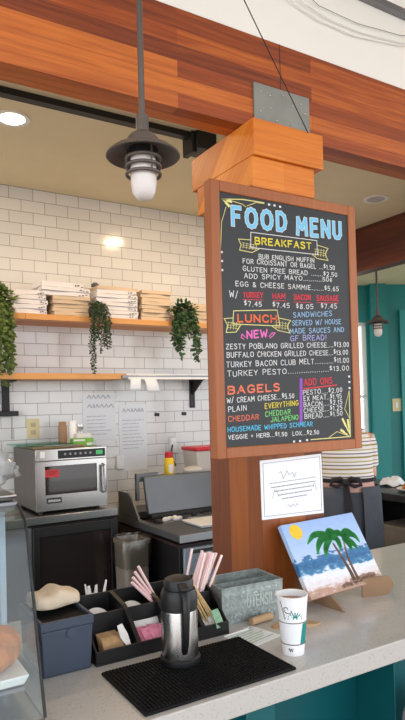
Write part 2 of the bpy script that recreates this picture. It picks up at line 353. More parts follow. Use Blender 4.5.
# ------------------------------------------------------------------ timbers
bm_ = MB().box(-2.5, 5.5, 1.66, 1.757, 2.505, 2.825).build('wooden_beam', 'beam', smooth=False)
tag(bm_, 'orange laminated timber beam running along the top of the counter opening', 'beam', kind='thing')
pl = MB().box(1.236, 1.481, 1.652, 1.66, 2.515, 2.66).build('bracket_plate', 'plate', bm_, bevel=0.001)
pl['label'] = 'grey steel bracket plate'
for bx, bz in ((1.262,2.635),(1.305,2.628),(1.36,2.642),(1.262,2.565),(1.305,2.585),(1.33,2.545),(1.40,2.615),(1.44,2.63),(1.46,2.60),(1.395,2.548),(1.43,2.56),(1.462,2.545)):
    MB().lathe([(0.0045,0),(0.0045,0.002),(0.002,0.004)], 10, (bx,1.652,bz), True, Matrix.Rotation(R(90),3,'X')).build('bolt', 'steel', pl)
MB().box(1.357, 1.3595, 1.6585, 1.66, 2.66, 2.825).build('splice_joint', 'ink_dark', bm_, smooth=False)
tag(MB().box(3.70, 3.82, 1.757, 5.4, 2.634, 2.989).build('wooden_beam', 'beam_y', smooth=False), 'dark red timber cross beam between kitchen and teal room', 'beam', kind='thing')

post = thing('wooden_post', 'square timber post with wide cap standing on the counter', 'post', (1.321, 1.77, 0.92))
post['kind'] = 'thing'
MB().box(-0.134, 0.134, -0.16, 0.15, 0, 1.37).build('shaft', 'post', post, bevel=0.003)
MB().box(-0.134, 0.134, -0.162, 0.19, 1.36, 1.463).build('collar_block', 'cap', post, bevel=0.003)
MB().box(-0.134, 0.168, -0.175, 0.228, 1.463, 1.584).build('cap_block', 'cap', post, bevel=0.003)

# curtain track fixed to the kitchen ceiling behind the beam
tr = thing('curtain_track', 'black double rail fixed under the tan kitchen ceiling', 'rail', (0, 2.73, 2.989))
MB().box(-2.4, 1.62, -0.03, 0.0, -0.03, 0).box(-2.4, 1.62, 0.012, 0.03, -0.022, 0).build('rail', 'black_metal', tr, smooth=False)
mt_ = MB().box(1.62, 1.74, -0.07, 0.06, -0.09, 0).build('end_housing', 'black', tr, bevel=0.006)
MB().box(1.60, 1.63, -0.05, 0.05, -0.11, 0).build('clip', 'black_metal', tr, bevel=0.004)

# counter
ct = thing('service_counter', 'pale speckled stone counter on a teal panelled base', 'counter', (0, 0, 0))
MB().box(-1.2, 3.0, 1.15, 1.925, 0.865, 0.92).build('countertop', 'quartz', ct, bevel=0.003)
MB().box(-1.2, 2.9, 1.36, 1.85, 0.0, 0.865).build('base_panel', 'teal_base', ct, smooth=False)
for x in (0.83, 1.335, 1.9): MB().box(x, x+0.085, 1.21, 1.36, 0.0, 0.865).build('pilaster', 'teal_base', ct, bevel=0.002)
MB().box(-1.2, 2.9, 1.35, 1.36, 0.0, 0.1).build('kick_board', 'black', ct, smooth=False)

# ------------------------------------------------------------------ recessed lights
def recessed(x, y, label, power, vis=True):
    t = thing('recessed_light', label, 'ceiling light', (x, y, 2.989), group='recessed kitchen ceiling lights')
    MB().lathe([(0.062,-0.004),(0.085,-0.006),(0.085,0),(0.062,0)], 28, cap=False).build('trim_ring', 'white_paint', t)
    MB().lathe([(0.062,-0.004),(0.062,-0.001)], 28).build('lens', 'lamp_disc' if power else 'frosted', t)
    if not power: return
    ld = bpy.data.lights.new('lamp', 'AREA'); ld.shape = 'DISK'; ld.size = 0.12; ld.energy = power; ld.color = (1.0, 0.74, 0.44)
    lo = bpy.data.objects.new('lamp', ld); C.objects.link(lo); lo.parent = t; lo.location = (0,0,-0.012)
recessed(0.765, 2.98, 'glowing round ceiling light in the tan ceiling over the microwave', 6)
recessed(3.28, 3.0, 'unlit round ceiling light beside the dark red cross beam', 0)
recessed(2.05, 2.98, 'added ceiling light, unseen behind the cap of the timber post', 10)  # added lamp out of view, there to brighten the kitchen

# ------------------------------------------------------------------ pendant lamps
def pendant(loc, top, label):
    t = thing('pendant_lamp', label, 'pendant lamp', loc, group='caged bronze pendant lamps')
    MB().cyl((0,0,0.09), (0,0,top), 0.0082, n=14).build('rod', 'bronze', t)
    MB().lathe([(0.012,0.053),(0.017,0.056),(0.017,0.098),(0.012,0.102)], 20).build('coupling', 'bronze', t)
    MB().lathe([(0.046,0.010),(0.047,0.020),(0.043,0.034),(0.033,0.047),(0.014,0.056)], 32).build('dome', 'bronze', t)
    MB().lathe([(0.040,0.020),(0.058,0.017),(0.080,0.008),(0.096,-0.005),(0.0985,-0.009),(0.0965,-0.011),(0.080,0.001),(0.058,0.009),(0.040,0.011)], 48, cap=False).build('shade', 'bronze', t)
    MB().lathe([(0.038,0.018),(0.040,0.0),(0.040,-0.010),(0.033,-0.012)], 28).build('socket_collar', 'black_metal', t)
    g = MB().lathe([(0.0335,-0.008),(0.0345,-0.05),(0.034,-0.085),(0.030,-0.108),(0.021,-0.121),(0.010,-0.126),(0.001,-0.127)], 28).build('globe', 'frosted', t)
    for k, z in enumerate((-0.016, -0.037, -0.058)):
        rr = 0.0445
        MB().tube([(rr*math.cos(a*math.pi/16), rr*math.sin(a*math.pi/16), z) for a in range(33)], 0.0045, 8).build('guard_ring', 'bronze', t)
    for a in range(3):
        x, y = 0.0435*math.cos(a*2.094+0.6), 0.0435*math.sin(a*2.094+0.6)
        MB().cyl((x,y,0.012), (x,y,-0.060), 0.0028, n=8).build('guard_bar', 'bronze', t)
    return t
pendant((0.713, 1.449, 2.238), 3.25-2.238, 'caged bronze pendant lamp hanging in front of the orange timber beam')
pendant((3.975, 3.658, 2.247), 2.87-2.247, 'small caged pendant lamp hanging in the teal room')

# cable, rail and wires near the front ceiling
p0 = Vector((1.416, 1.59, 2.497)); p1 = Vector((1.058, 1.45, 2.762)); d = (p1-p0); p2 = p0 + d*((3.25-p0.z)/d.z)
tag(MB().tube([p0, p2], 0.0019, 6).build('steel_cable', 'black_metal'), 'taut dark cable slanting up from the post cap to the ceiling', 'cable')
lt = MB().box(1.2, 3.6, 1.632, 1.66, 3.112, 3.136).build('conduit_rail', 'steel_dark', smooth=False)
tag(lt, 'grey metal rail along the white wall over the beam', 'rail')
for pts, r_, lb in (([(1.30,1.64,3.04),(1.419,1.648,2.986),(1.533,1.65,2.963),(1.715,1.65,2.957),(1.976,1.65,2.994),(2.3,1.645,3.12)], 0.003, 'lowest of the slack wires looped on the white wall'),
                    ([(1.32,1.64,3.07),(1.466,1.648,3.001),(1.594,1.65,2.982),(1.737,1.65,2.98),(1.976,1.65,3.005),(2.3,1.645,3.12)], 0.003, 'middle of the slack wires looped on the white wall'),
                    ([(1.40,1.64,3.06),(1.542,1.652,3.018),(1.738,1.652,3.011),(1.978,1.652,3.036),(2.3,1.645,3.12)], 0.0014, 'thinnest and highest slack wire on the white wall')):
    tag(MB().tube(pts, r_, 6).build('slack_wire', 'steel_dark' if r_ < .002 else 'white_plastic'), lb, 'wire', 'slack wires over the beam')

# ------------------------------------------------------------------ lettering
GL = {
'A':(.62,'0,0 .31,1 .62,0|.12,.36 .5,.36'),'B':(.55,'0,0 0,1 .35,1 .5,.88 .5,.64 .35,.53 0,.53|.35,.53 .55,.4 .55,.14 .38,0 0,0'),'C':(.58,'.58,.82 .45,.98 .25,1 .06,.84 0,.5 .06,.16 .25,0 .45,.02 .58,.18'),
'D':(.58,'0,0 0,1 .28,1 .5,.84 .58,.5 .5,.16 .28,0 0,0'),'E':(.5,'.5,1 0,1 0,0 .5,0|0,.52 .4,.52'),'F':(.5,'.5,1 0,1 0,0|0,.52 .4,.52'),'G':(.6,'.56,.84 .42,1 .22,1 .05,.82 0,.5 .06,.16 .25,0 .48,.04 .6,.2 .6,.45 .34,.45'),
'H':(.56,'0,0 0,1|.56,0 .56,1|0,.52 .56,.52'),'I':(.1,'.05,0 .05,1'),'J':(.45,'.45,1 .45,.2 .32,.02 .14,.02 0,.2'),'K':(.54,'0,0 0,1|.52,1 0,.45|.16,.6 .54,0'),'L':(.46,'0,1 0,0 .46,0'),
'M':(.72,'0,0 .06,1 .36,.35 .66,1 .72,0'),'N':(.58,'0,0 0,1 .58,0 .58,1'),'O':(.66,'.33,1 .14,.93 .03,.74 0,.5 .03,.26 .14,.07 .33,0 .52,.07 .63,.26 .66,.5 .63,.74 .52,.93 .33,1'),
'P':(.52,'0,0 0,1 .36,1 .52,.87 .52,.62 .36,.47 0,.47'),'Q':(.66,'.33,1 .1,.88 0,.5 .1,.12 .33,0 .56,.12 .66,.5 .56,.88 .33,1|.42,.25 .66,0'),'R':(.54,'0,0 0,1 .36,1 .52,.87 .52,.64 .36,.5 0,.5|.26,.5 .54,0'),
'S':(.52,'.5,.86 .36,1 .15,1 .02,.86 .04,.64 .46,.42 .52,.18 .38,0 .14,0 0,.14'),'T':(.56,'0,1 .56,1|.28,1 .28,0'),'U':(.56,'0,1 0,.24 .12,.03 .28,0 .44,.03 .56,.24 .56,1'),'V':(.58,'0,1 .29,0 .58,1'),
'W':(.8,'0,1 .18,0 .4,.7 .62,0 .8,1'),'X':(.54,'0,0 .54,1|0,1 .54,0'),'Y':(.54,'0,1 .27,.48 .54,1|.27,.48 .27,0'),'Z':(.54,'0,1 .54,1 0,0 .54,0'),
'0':(.5,'.25,1 .06,.85 0,.5 .06,.15 .25,0 .44,.15 .5,.5 .44,.85 .25,1'),'1':(.22,'0,.8 .16,1 .16,0'),'2':(.48,'0,.8 .12,1 .36,1 .48,.8 .4,.5 0,0 .48,0'),'3':(.46,'0,.9 .2,1 .42,.9 .42,.64 .18,.53 .46,.4 .46,.14 .22,0 0,.1'),
'4':(.5,'.38,0 .38,1 0,.34 .5,.34'),'5':(.46,'.44,1 .06,1 .02,.56 .3,.6 .46,.42 .44,.14 .22,0 0,.08'),'6':(.48,'.42,.96 .16,.8 0,.4 .1,.06 .32,0 .48,.2 .4,.46 .18,.5 .02,.36'),'7':(.46,'0,1 .46,1 .14,0'),
'8':(.46,'.23,.54 .04,.72 .08,.94 .23,1 .38,.94 .42,.72 .23,.54 .02,.3 .06,.06 .23,0 .4,.06 .44,.3 .23,.54'),'9':(.46,'.44,.6 .24,.44 .04,.58 .04,.88 .22,1 .42,.9 .46,.6 .36,0'),
'$':(.42,'.4,1.05 .22,1.12 .04,1 .06,.8 .38,.62 .4,.42 .2,.3 .02,.42|.22,1.25 .22,.18'),'.':(.1,'.02,.02 .1,.02'),'&':(.58,'.58,0 .1,.72 .14,.96 .3,1 .4,.86 .34,.66 .04,.36 .04,.1 .2,0 .4,.08 .56,.4'),'/':(.4,'0,-.1 .4,1.1'),
'!':(.1,'.05,1 .05,.32|.05,.04 .05,.0'),'+':(.4,'.2,.75 .2,.25|0,.5 .4,.5'),'c':(.4,'.4,.7 .2,.78 .02,.62 .02,.3 .2,.14 .4,.24|.22,.95 .22,0'),' ':(.3,''),"'":(.1,'.05,1 .05,.75')}
def stroke(mb, pts, wd, y=0.0, th=0.0006, to=lambda p, y: (p[0], y, p[1])):
    """flat raised ribbon along 2D points (u, v) with width wd"""
    for i_, (a, b) in enumerate(zip(pts, pts[1:])):
        th_ = th*(1+0.09*(i_ % 5)); dx, dz = b[0]-a[0], b[1]-a[1]; l = math.hypot(dx, dz)
        if l < 1e-9: continue
        ux, uz = dx/l*wd/2, dz/l*wd/2; px, pz = -uz, ux
        q = [(a[0]-ux*.7-px, a[1]-uz*.7-pz), (b[0]+ux*.7-px, b[1]+uz*.7-pz), (b[0]+ux*.7+px, b[1]+uz*.7+pz), (a[0]-ux*.7+px, a[1]-uz*.7+pz)]
        mb.hexa([to(p, y) for p in q], [to(p, y-th_) for p in q])
    return mb
def layout(text, x0, z0, x1, z1, cap, gap=0.24, jitter=0.0):
    """list of strokes (point lists) for TEXT written from (x0,z0) to (x1,z1)"""
    adv = sum(GL[c][0]+gap for c in text)-gap; L = math.hypot(x1-x0, z1-z0); sx = L/adv
    ux, uz = (x1-x0)/L, (z1-z0)/L; out = []; t = 0
    rj = random.Random(len(text)*7+int(x0*1000))
    for c in text:
        w_, g = GL[c]; jz = rj.uniform(-1, 1)*jitter*cap; jh = 1+rj.uniform(-1, 1)*jitter
        for poly in g.split('|'):
            if not poly: continue
            pts = []
            for p in poly.split():
                a, b = map(float, p.split(',')); u = (t+a)*sx; v = b*cap*jh+jz
                pts.append((x0+ux*u, z0+uz*u+v))
            out.append(pts)
        t += w_+gap
    return out

# ------------------------------------------------------------------ menu board
BO = Vector((1.303, 1.592, 1.40))
board = thing('menu_board', 'large framed black menu chalkboard covered in coloured lettering on the post', 'menu board', BO)
fr = MB(); X0, X1, Z0, Z1 = -0.306, 0.306, 0.0, 0.862; fw = 0.035
for a in ((X0, X0+fw, Z0, Z1), (X1-fw, X1, Z0, Z1), (X0+fw, X1-fw, Z0, Z0+fw), (X0+fw, X1-fw, Z1-fw, Z1)): fr.box(a[0], a[1], -0.022, 0.016, a[2], a[3])
fr.build('frame', 'frame', board, bevel=0.003)
MB().box(X0+fw-0.002, X1-fw+0.002, -0.017, 0.012, Z0+fw-0.002, Z1-fw+0.002).build('chalk_panel', 'chalkboard', board, smooth=False)
YB = -0.017
TXT = [
    ("title", "FOOD", 1.0739, 2.1219, 1.2998, 2.1313, 0.0712),
    ("title", "MENU", 1.3360, 2.1257, 1.5454, 2.1354, 0.0695),
    ("yellow", "BREAKFAST", 1.1629, 2.0768, 1.4029, 2.0859, 0.0265),
    ("white", "BUB ENGLISH MUFFIN", 1.1792, 2.0341, 1.4119, 2.0437, 0.0156),
    ("white", "FOR CROISSANT OR BAGEL ...$1.50", 1.1159, 2.0129, 1.5058, 2.0272, 0.0159),
    ("white", "GLUTEN FREE BREAD .......$2.50", 1.1150, 1.9881, 1.5161, 2.0035, 0.0159),
    ("white", "ADD SPICY MAYO..........50c", 1.1193, 1.9656, 1.4909, 1.9846, 0.0159),
    ("white", "EGG & CHEESE SAMMIE.......$5.65", 1.0858, 1.9375, 1.5206, 1.9540, 0.0164),
    ("white", "W/", 1.0609, 1.9012, 1.0918, 1.9018, 0.0219),
    ("red", "TURKEY", 1.1133, 1.9039, 1.1895, 1.9077, 0.0175),
    ("red", "HAM", 1.2304, 1.9086, 1.2810, 1.9114, 0.0180),
    ("red", "BACON", 1.3204, 1.9108, 1.3903, 1.9142, 0.0184),
    ("red", "SAUSAGE", 1.4194, 1.9148, 1.5192, 1.9202, 0.0189),
    ("white", "$7.45", 1.1161, 1.8756, 1.1837, 1.8789, 0.0165),
    ("white", "$7.45", 1.2293, 1.8788, 1.2981, 1.8820, 0.0170),
    ("white", "$8.05", 1.3274, 1.8798, 1.4011, 1.8843, 0.0174),
    ("white", "$7.45", 1.4373, 1.8878, 1.5091, 1.8922, 0.0179),
    ("orange", "LUNCH", 1.0876, 1.8227, 1.2455, 1.8284, 0.0283),
    ("pink", "NEW", 1.1203, 1.7717, 1.2054, 1.7798, 0.0285),
    ("blue", "SANDWICHES", 1.3143, 1.8510, 1.4860, 1.8657, 0.0180),
    ("blue", "SERVED W/ HOUSE", 1.3090, 1.8238, 1.5272, 1.8399, 0.0180),
    ("blue", "MADE SAUCES AND", 1.2978, 1.7964, 1.5398, 1.8123, 0.0179),
    ("lavender", "GF BREAD!", 1.2994, 1.7719, 1.4567, 1.7820, 0.0186),
    ("white", "ZESTY POBLANO GRILLED CHEESE....$13.00", 1.0432, 1.7387, 1.5616, 1.7601, 0.0174),
    ("white", "BUFFALO CHICKEN GRILLED CHEESE...$13.00", 1.0453, 1.7127, 1.5561, 1.7327, 0.0174),
    ("white", "TURKEY BACON CLUB MELT...........$11.00", 1.0428, 1.6823, 1.5593, 1.7049, 0.0180),
    ("white", "TURKEY PESTO...................$13.00", 1.0452, 1.6532, 1.5581, 1.6770, 0.0180),
    ("salmon", "BAGELS", 1.0433, 1.5964, 1.2488, 1.6055, 0.0284),
    ("white", "W/ CREAM CHEESE...$5.50", 1.0406, 1.5717, 1.3067, 1.5838, 0.0167),
    ("white", "PLAIN", 1.0449, 1.5444, 1.1125, 1.5473, 0.0173),
    ("yellow", "EVERYTHING", 1.1859, 1.5509, 1.3236, 1.5589, 0.0180),
    ("salmon", "CHEDDAR", 1.0438, 1.5142, 1.1589, 1.5185, 0.0179),
    ("green", "CHEDDAR", 1.1865, 1.5252, 1.2890, 1.5313, 0.0173),
    ("green", "JALAPENO", 1.2084, 1.5072, 1.3218, 1.5121, 0.0167),
    ("cyan", "HOUSEMADE WHIPPED SCHMEAR", 1.0409, 1.4823, 1.3823, 1.4878, 0.0160),
    ("white", "VEGGIE + HERB...$1.50  LOX...$2.50", 1.0420, 1.4594, 1.4101, 1.4593, 0.0141),
    ("red", "ADD ONS", 1.3521, 1.6246, 1.4773, 1.6317, 0.0228),
    ("white", "PESTO....$2.00", 1.3466, 1.5932, 1.5228, 1.6008, 0.0167),
    ("white", "EX MEAT..$1.95", 1.3483, 1.5724, 1.5186, 1.5792, 0.0167),
    ("white", "BACON....$2.15", 1.3476, 1.5524, 1.5211, 1.5596, 0.0167),
    ("white", "CHEESE...$1.25", 1.3468, 1.5330, 1.5202, 1.5393, 0.0167),
    ("white", "BREAD....$1.50", 1.3504, 1.5128, 1.5208, 1.5191, 0.0167),
]
D = dict(
    banner1=[(1.1493, 2.1150), (1.4272, 2.1210), (1.4293, 2.0730), (1.1476, 2.0657)],
    tail1=[(1.1484, 2.0899), (1.1012, 2.0874), (1.1101, 2.0694), (1.1038, 2.0529), (1.1521, 2.0502), (1.1803, 2.0646)],
    tail1r=[(1.4275, 2.1059), (1.4780, 2.0995), (1.4633, 2.0787), (1.4763, 2.0575), (1.4261, 2.0593), (1.4041, 2.0714)],
    banner2=[(1.0745, 1.8589), (1.2463, 1.8717), (1.2568, 1.8197), (1.0704, 1.8174)],
    tail2=[(1.0718, 1.8363), (1.0382, 1.8329), (1.0505, 1.8134), (1.0442, 1.7898), (1.0817, 1.7929), (1.1015, 1.8170)],
    tail2r=[(1.2536, 1.8458), (1.3015, 1.8401), (1.2860, 1.8211), (1.2978, 1.7984), (1.2479, 1.8046), (1.2238, 1.8182)],
    bar=[(1.3390, 1.6444), (1.3336, 1.5044)],
    red_ul=[(1.1119, 1.8969), (1.1904, 1.9006)],
    u2=[(1.2310, 1.9018), (1.2829, 1.9046)],
    u3=[(1.3188, 1.9027), (1.3931, 1.9059)],
    u4=[(1.4200, 1.9073), (1.5194, 1.9125)],
    addul=[(1.3486, 1.6133), (1.4979, 1.6254)],
    tl=[(1.0431, 2.2053), (1.1229, 2.2160), (1.2059, 2.2180)],
    tl2=[(1.1377, 2.1974), (1.1737, 2.2141), (1.2058, 2.2153)],
    tl3=[(1.0505, 2.2033), (1.0805, 2.2047), (1.1185, 2.2009), (1.1337, 2.1936)],
    tlv=[(1.0572, 2.1823), (1.0389, 2.1329), (1.0323, 2.0450)],
    dots1=[(1.2261, 2.2154), (1.2486, 2.2155), (1.2714, 2.2146)],
    dots2=[(1.0358, 2.0391), (1.0360, 2.0112), (1.0358, 1.9832)],
    dots3=[(1.5586, 1.6551), (1.5592, 1.6357), (1.5592, 1.6145)],
    dots4=[(1.3011, 1.4395), (1.3268, 1.4398), (1.3572, 1.4416)],
    br=[(1.3747, 1.4421), (1.5558, 1.4438), (1.5564, 1.6040)],
    br2=[(1.5564, 1.6040), (1.5326, 1.5411), (1.5547, 1.5089)],
    br3=[(1.4558, 1.4459), (1.4936, 1.4641), (1.5496, 1.4459)],
    leaf1=[(1.5488, 1.4600), (1.5212, 1.5065)],
    leaf2=[(1.5523, 1.4528), (1.5463, 1.5022)],
    leaf3=[(1.5403, 1.4516), (1.5125, 1.4685)],
    leaf4=[(1.0450, 2.2055), (1.0686, 2.1872)],
    leaf5=[(1.0468, 2.2058), (1.0766, 2.2025)],
    curlL=[(1.1155, 1.7785), (1.1043, 1.7875), (1.1001, 1.7763), (1.1095, 1.7719)],
    curlR=[(1.2104, 1.7836), (1.2230, 1.7954), (1.2353, 1.7959), (1.2268, 1.7874), (1.2143, 1.7788)],
)
lo_ = lambda P: [(x-BO.x, z-BO.z) for x, z in P]
buckets = {}; LINE = ['']
def put(key, pts, wd, lift=0.0): stroke(buckets.setdefault((key, LINE[0]), MB()), pts, wd, YB-lift)
def arc(n, cx, cz, r0): return [(cx+r0*math.cos(i*2*math.pi/n), cz+r0*math.sin(i*2*math.pi/n)) for i in range(n+1)]
for c, t, x0, z0, x1, z1, cap in TXT:
    big = cap > 0.025; LINE[0] = t+str(x0)
    if big: k_ = 0.0075 if c == 'title' else 0.003; x0 += k_; x1 -= k_; z0 += k_; z1 += k_; cap -= 2*k_
    for pts in layout(t, x0-BO.x, z0-BO.z, x1-BO.x, z1-BO.z, cap*(1 if big else 0.9), 0.42 if c == 'title' else 0.30, 0.0 if big else 0.05):
        if c == 'title':
            put('title', pts, 0.0115); put('white', pts, 0.0150, -0.0003)
        elif big:
            k = 0.0052 if c != 'yellow' else 0.0042
            put(c, pts, k)
        elif c == 'red': put(c, pts, 0.0030)
        else: put(c, pts, 0.0022 if c != 'white' else 0.00195)
for key, wd, nm in (('white', .0022, 'banner1'), ('cream', .0024, 'banner2')):
    LINE[0] = '~'+nm; P = lo_(D[nm]); put(key, P+P[:1], wd)
for nm in ('tail1', 'tail1r', 'tail2', 'tail2r'):
    LINE[0] = '~'+nm; P = lo_(D[nm]); put('cream', P, 0.0022)
    xs = [p[0] for p in P]; zs = [p[1] for p in P]
    for k in range(5):      # hatching of the ribbon tails
        x = min(xs)+ (max(xs)-min(xs))*(0.2+0.16*k); put('cream', [(x, min(zs)+0.010), (x+0.004, max(zs)-0.012)], 0.0012)
    for k in range(3):
        z = min(zs)+(max(zs)-min(zs))*(0.35+0.17*k); put('cream', [(min(xs)+0.012, z), (max(xs)-0.014, z-0.002)], 0.0010)
LINE[0] = '~bar'; put('purple', lo_(D['bar']), 0.012)
for nm in ('red_ul', 'u2', 'u3', 'u4'):
    LINE[0] = '~'+nm; put('red', lo_(D[nm]), 0.0018)
LINE[0] = '~addul'; put('red', lo_(D['addul']), 0.004)
for nm in ('tl', 'br'):
    LINE[0] = '~'+nm; put('cream', lo_(D[nm]), 0.0030)
for nm in ('tl2', 'tl3', 'tlv', 'br2', 'br3'):
    LINE[0] = '~'+nm; put('cream', lo_(D[nm]), 0.0018)
for nm in ('leaf1', 'leaf2', 'leaf3', 'leaf4', 'leaf5'):
    LINE[0] = '~'+nm; a, b = lo_(D[nm]); mid = ((a[0]+b[0])/2, (a[1]+b[1])/2); put('cream', [a, mid, b], 0.005); put('cream', [mid, b], 0.0085)
for nm in ('dots1', 'dots2', 'dots3', 'dots4'):
    for n_, p in enumerate(lo_(D[nm])): LINE[0] = '~%s%d' % (nm, n_); put('white', [(p[0]-0.002, p[1]), (p[0]+0.002, p[1])], 0.0065)
for nm in ('curlL', 'curlR'):
    LINE[0] = '~'+nm; put('pink', lo_(D[nm]), 0.003)
NM = {'title': 'blue title', 'white': 'white chalk'}
for (k, ln), mb in buckets.items():
    o = mb.build('chalk_lettering' if ln[0] != '~' else 'chalk_drawing', 'chalk_'+k, board, smooth=False); o['label'] = (NM.get(k, k+' chalk'))+(' lettering' if ln[0] != '~' else ' drawing')

# framed notice on the post
nt_ = thing('paper_notice', 'white paper notice with a thin border taped to the post', 'notice', (1.32, 1.606, 1.286))
MB().hexa([(-0.134,0,-0.096),(0.130,0,-0.102),(0.130,0.0035,-0.102),(-0.134,0.0035,-0.096)], [(-0.136,0,0.096),(0.126,0,0.103),(0.126,0.0035,0.103),(-0.136,0.0035,0.096)]).build('sheet', 'paper', nt_, smooth=False)
mb = MB(); P = [(-0.125,-0.086),(0.121,-0.091),(0.118,0.093),(-0.126,0.086)]; stroke(mb, P+P[:1], 0.0017, 0.0)
mb.build('border_line', 'ink', nt_, smooth=False)
mb = MB(); rr = random.Random(3)
z = 0.062
sc = [(-0.06+i*0.008, 0.045+0.010*math.sin(i*2.1)+0.006*math.cos(i*1.3)) for i in range(10)]; stroke(mb, sc, 0.0014)
for row, (u0, u1, zz) in enumerate([(-0.10, 0.10, 0.022), (-0.095, 0.095, 0.008), (-0.08, 0.085, -0.006), (-0.065, 0.08, -0.02), (-0.05, 0.055, -0.034)]):
    u = u0
    while u < u1:
        l = rr.uniform(0.008, 0.022); stroke(mb, [(u, zz+u*0.03), (min(u+l, u1), zz+(u+l)*0.03)], 0.0032 if row else 0.0022); u += l+0.004
stroke(mb, [(-0.09+0.004*i, -0.03+0.028*math.sin(i*0.5)) for i in range(7)], 0.0012); stroke(mb, [(0.085+0.003*i, -0.01+0.014*math.sin(i*0.8)) for i in range(6)], 0.0012)
stroke(mb, [(-0.03+0.006*i, -0.062+0.005*math.sin(i*2)) for i in range(9)], 0.0012)
mb.build('handwriting', 'ink', nt_, smooth=False)

# ------------------------------------------------------------------ things on the counter
CT = 0.92
mat_ = thing('bar_mat', 'black ribbed rubber bar mat lying on the counter under the steel flask', 'bar mat', (0.748, 1.288, CT))
MB().box(-0.202, 0.202, -0.122, 0.122, 0, 0.007).build('base', 'black_matte', mat_, bevel=0.002)
mb = MB()
for i in range(44):
    for j in range(26):
        x, y = -0.192+i*0.384/43, -0.112+j*0.224/25
        mb.box(x-0.0028, x+0.0028, y-0.0028, y+0.0028, 0.007, 0.0105)
nb = mb.build('nubs', 'black_matte', mat_, smooth=False); nb['kind'] = 'stuff'

# vacuum flask
fl = thing('vacuum_flask', 'steel vacuum flask with black lid and handle on the bar mat', 'flask', (0.733, 1.352, CT+0.0105))
MB().lathe([(0.050,0),(0.051,0.004),(0.050,0.014),(0.046,0.018)], 40).build('base_ring', 'black', fl)
MB().lathe([(0.0455,0.018),(0.0455,0.128),(0.0445,0.132)], 48).build('body', 'steel', fl)
MB().lathe([(0.0460,0.131),(0.0465,0.150),(0.0455,0.168),(0.041,0.180)], 40).build('shoulder', 'black', fl)
MB().lathe([(0.037,0.180),(0.0375,0.196),(0.034,0.205),(0.02,0.210),(0.001,0.211)], 40).build('lid', 'black', fl)
hd = Vector((-0.28, -0.96, 0)).normalized()
hp = [hd*0.040+Vector((0,0,0.180)), hd*0.060+Vector((0,0,0.186)), hd*0.071+Vector((0,0,0.172)), hd*0.073+Vector((0,0,0.14)), hd*0.069+Vector((0,0,0.10)), hd*0.060+Vector((0,0,0.06)), hd*0.050+Vector((0,0,0.040)), hd*0.044+Vector((0,0,0.036))]
MB().tube(hp, [0.009,0.010,0.0105,0.0105,0.0095,0.009,0.008,0.006], 10).build('handle', 'black', fl)
MB().obox(hd*0.05+Vector((0,0,0.196)), (0.022, 0.05, 0.010), Matrix.Rotation(math.atan2(hd.y, hd.x)+R(90), 3, 'Z')).build('lever', 'black', fl, bevel=0.003)

# condiment organiser
og = thing('condiment_organizer', 'black stepped plastic organiser of sugar packets, straws and lids', 'organizer', (0.553, 1.458, CT))
W_, DP = 0.396, 0.20
MB().box(0, W_, 0, DP, 0, 0.008).build('base', 'black', og, smooth=False)
MB().box(0, W_, 0, 0.005, 0.008, 0.036).build('front_lip', 'black', og, bevel=0.001)
MB().box(0, W_, DP-0.005, DP, 0.008, 0.122).build('back_panel', 'black', og, bevel=0.001)
MB().box(0.004, W_-0.004, 0.092, 0.097, 0.008, 0.100).build('step_panel', 'black', og, bevel=0.001)
for x in (0, 0.115, 0.215, 0.31, W_-0.005):
    MB().prism([(0.005,0.008),(DP-0.005,0.008),(DP-0.005,0.122),(0.10,0.108),(0.085,0.100),(0.005,0.034)], 'X', x, x+(0.005 if x in (0, W_-0.005) else 0.012)).build('divider', 'black', og, smooth=False)
OX, OY = 0.553, 1.458
def packet_mesh(w_, l_, mt, name):
    return MB().loft([[(-w_/2,-l_/2,0),(w_/2,-l_/2,0),(w_/2,-l_/2,0.0008),(-w_/2,-l_/2,0.0008)], [(-w_/2,-l_/4,0),(w_/2,-l_/4,0),(w_/2,-l_/4,0.003),(-w_/2,-l_/4,0.003)],
                      [(-w_/2,l_/4,0),(w_/2,l_/4,0),(w_/2,l_/4,0.003),(-w_/2,l_/4,0.003)], [(-w_/2,l_/2,0),(w_/2,l_/2,0),(w_/2,l_/2,0.0008),(-w_/2,l_/2,0.0008)]]).build(name, mt, smooth=False)
def packets(name, mt, w_, l_, spots, labels, cat, group):
    p = packet_mesh(w_, l_, mt, name)
    for i, (x, y, z, rx, ry, rz) in enumerate(spots):
        o = p if i == 0 else copy_thing(p)
        o.location = (x, y, z); o.rotation_euler = (R(rx), R(ry), R(rz)); tag(o, labels if isinstance(labels, str) else labels[i], cat, group)
packets('tea_packet', 'tea_packet', 0.056, 0.05, [(OX+0.058, OY+0.030+0.013*i, CT+0.030, 60, 0, 4*(i%2)-2) for i in range(4)], 'tan paper tea packet filed in the front corner bay beside the slate bin', 'packet', 'tan tea packets')
packets('sugar_packet', 'pink_packet', 0.042, 0.055, [(OX+0.142+0.022*(i%3), OY+0.028+0.016*(i//3), CT+0.030+0.003*(i%2), 40, 0, (-16, 8, 20, -6, 12, -20)[i]) for i in range(6)], 'pink sweetener packet in the second bay of the black organiser', 'packet', 'pink sweetener packets')
packets('sugar_packet', 'white_packet', 0.042, 0.055, [(OX+0.150+0.022*i, OY+0.074, CT+0.036, 70, 0, 10*i-12) for i in range(3)], 'white sugar packet standing behind the pink packets', 'packet', 'white sugar packets')
packets('sugar_packet', 'yellow_packet', 0.048, 0.05, [(OX+0.250, OY+0.083, CT+0.082, 80, 0, 6)], ['yellow sweetener packet leaning up in the middle of the organiser'], 'packet', None)
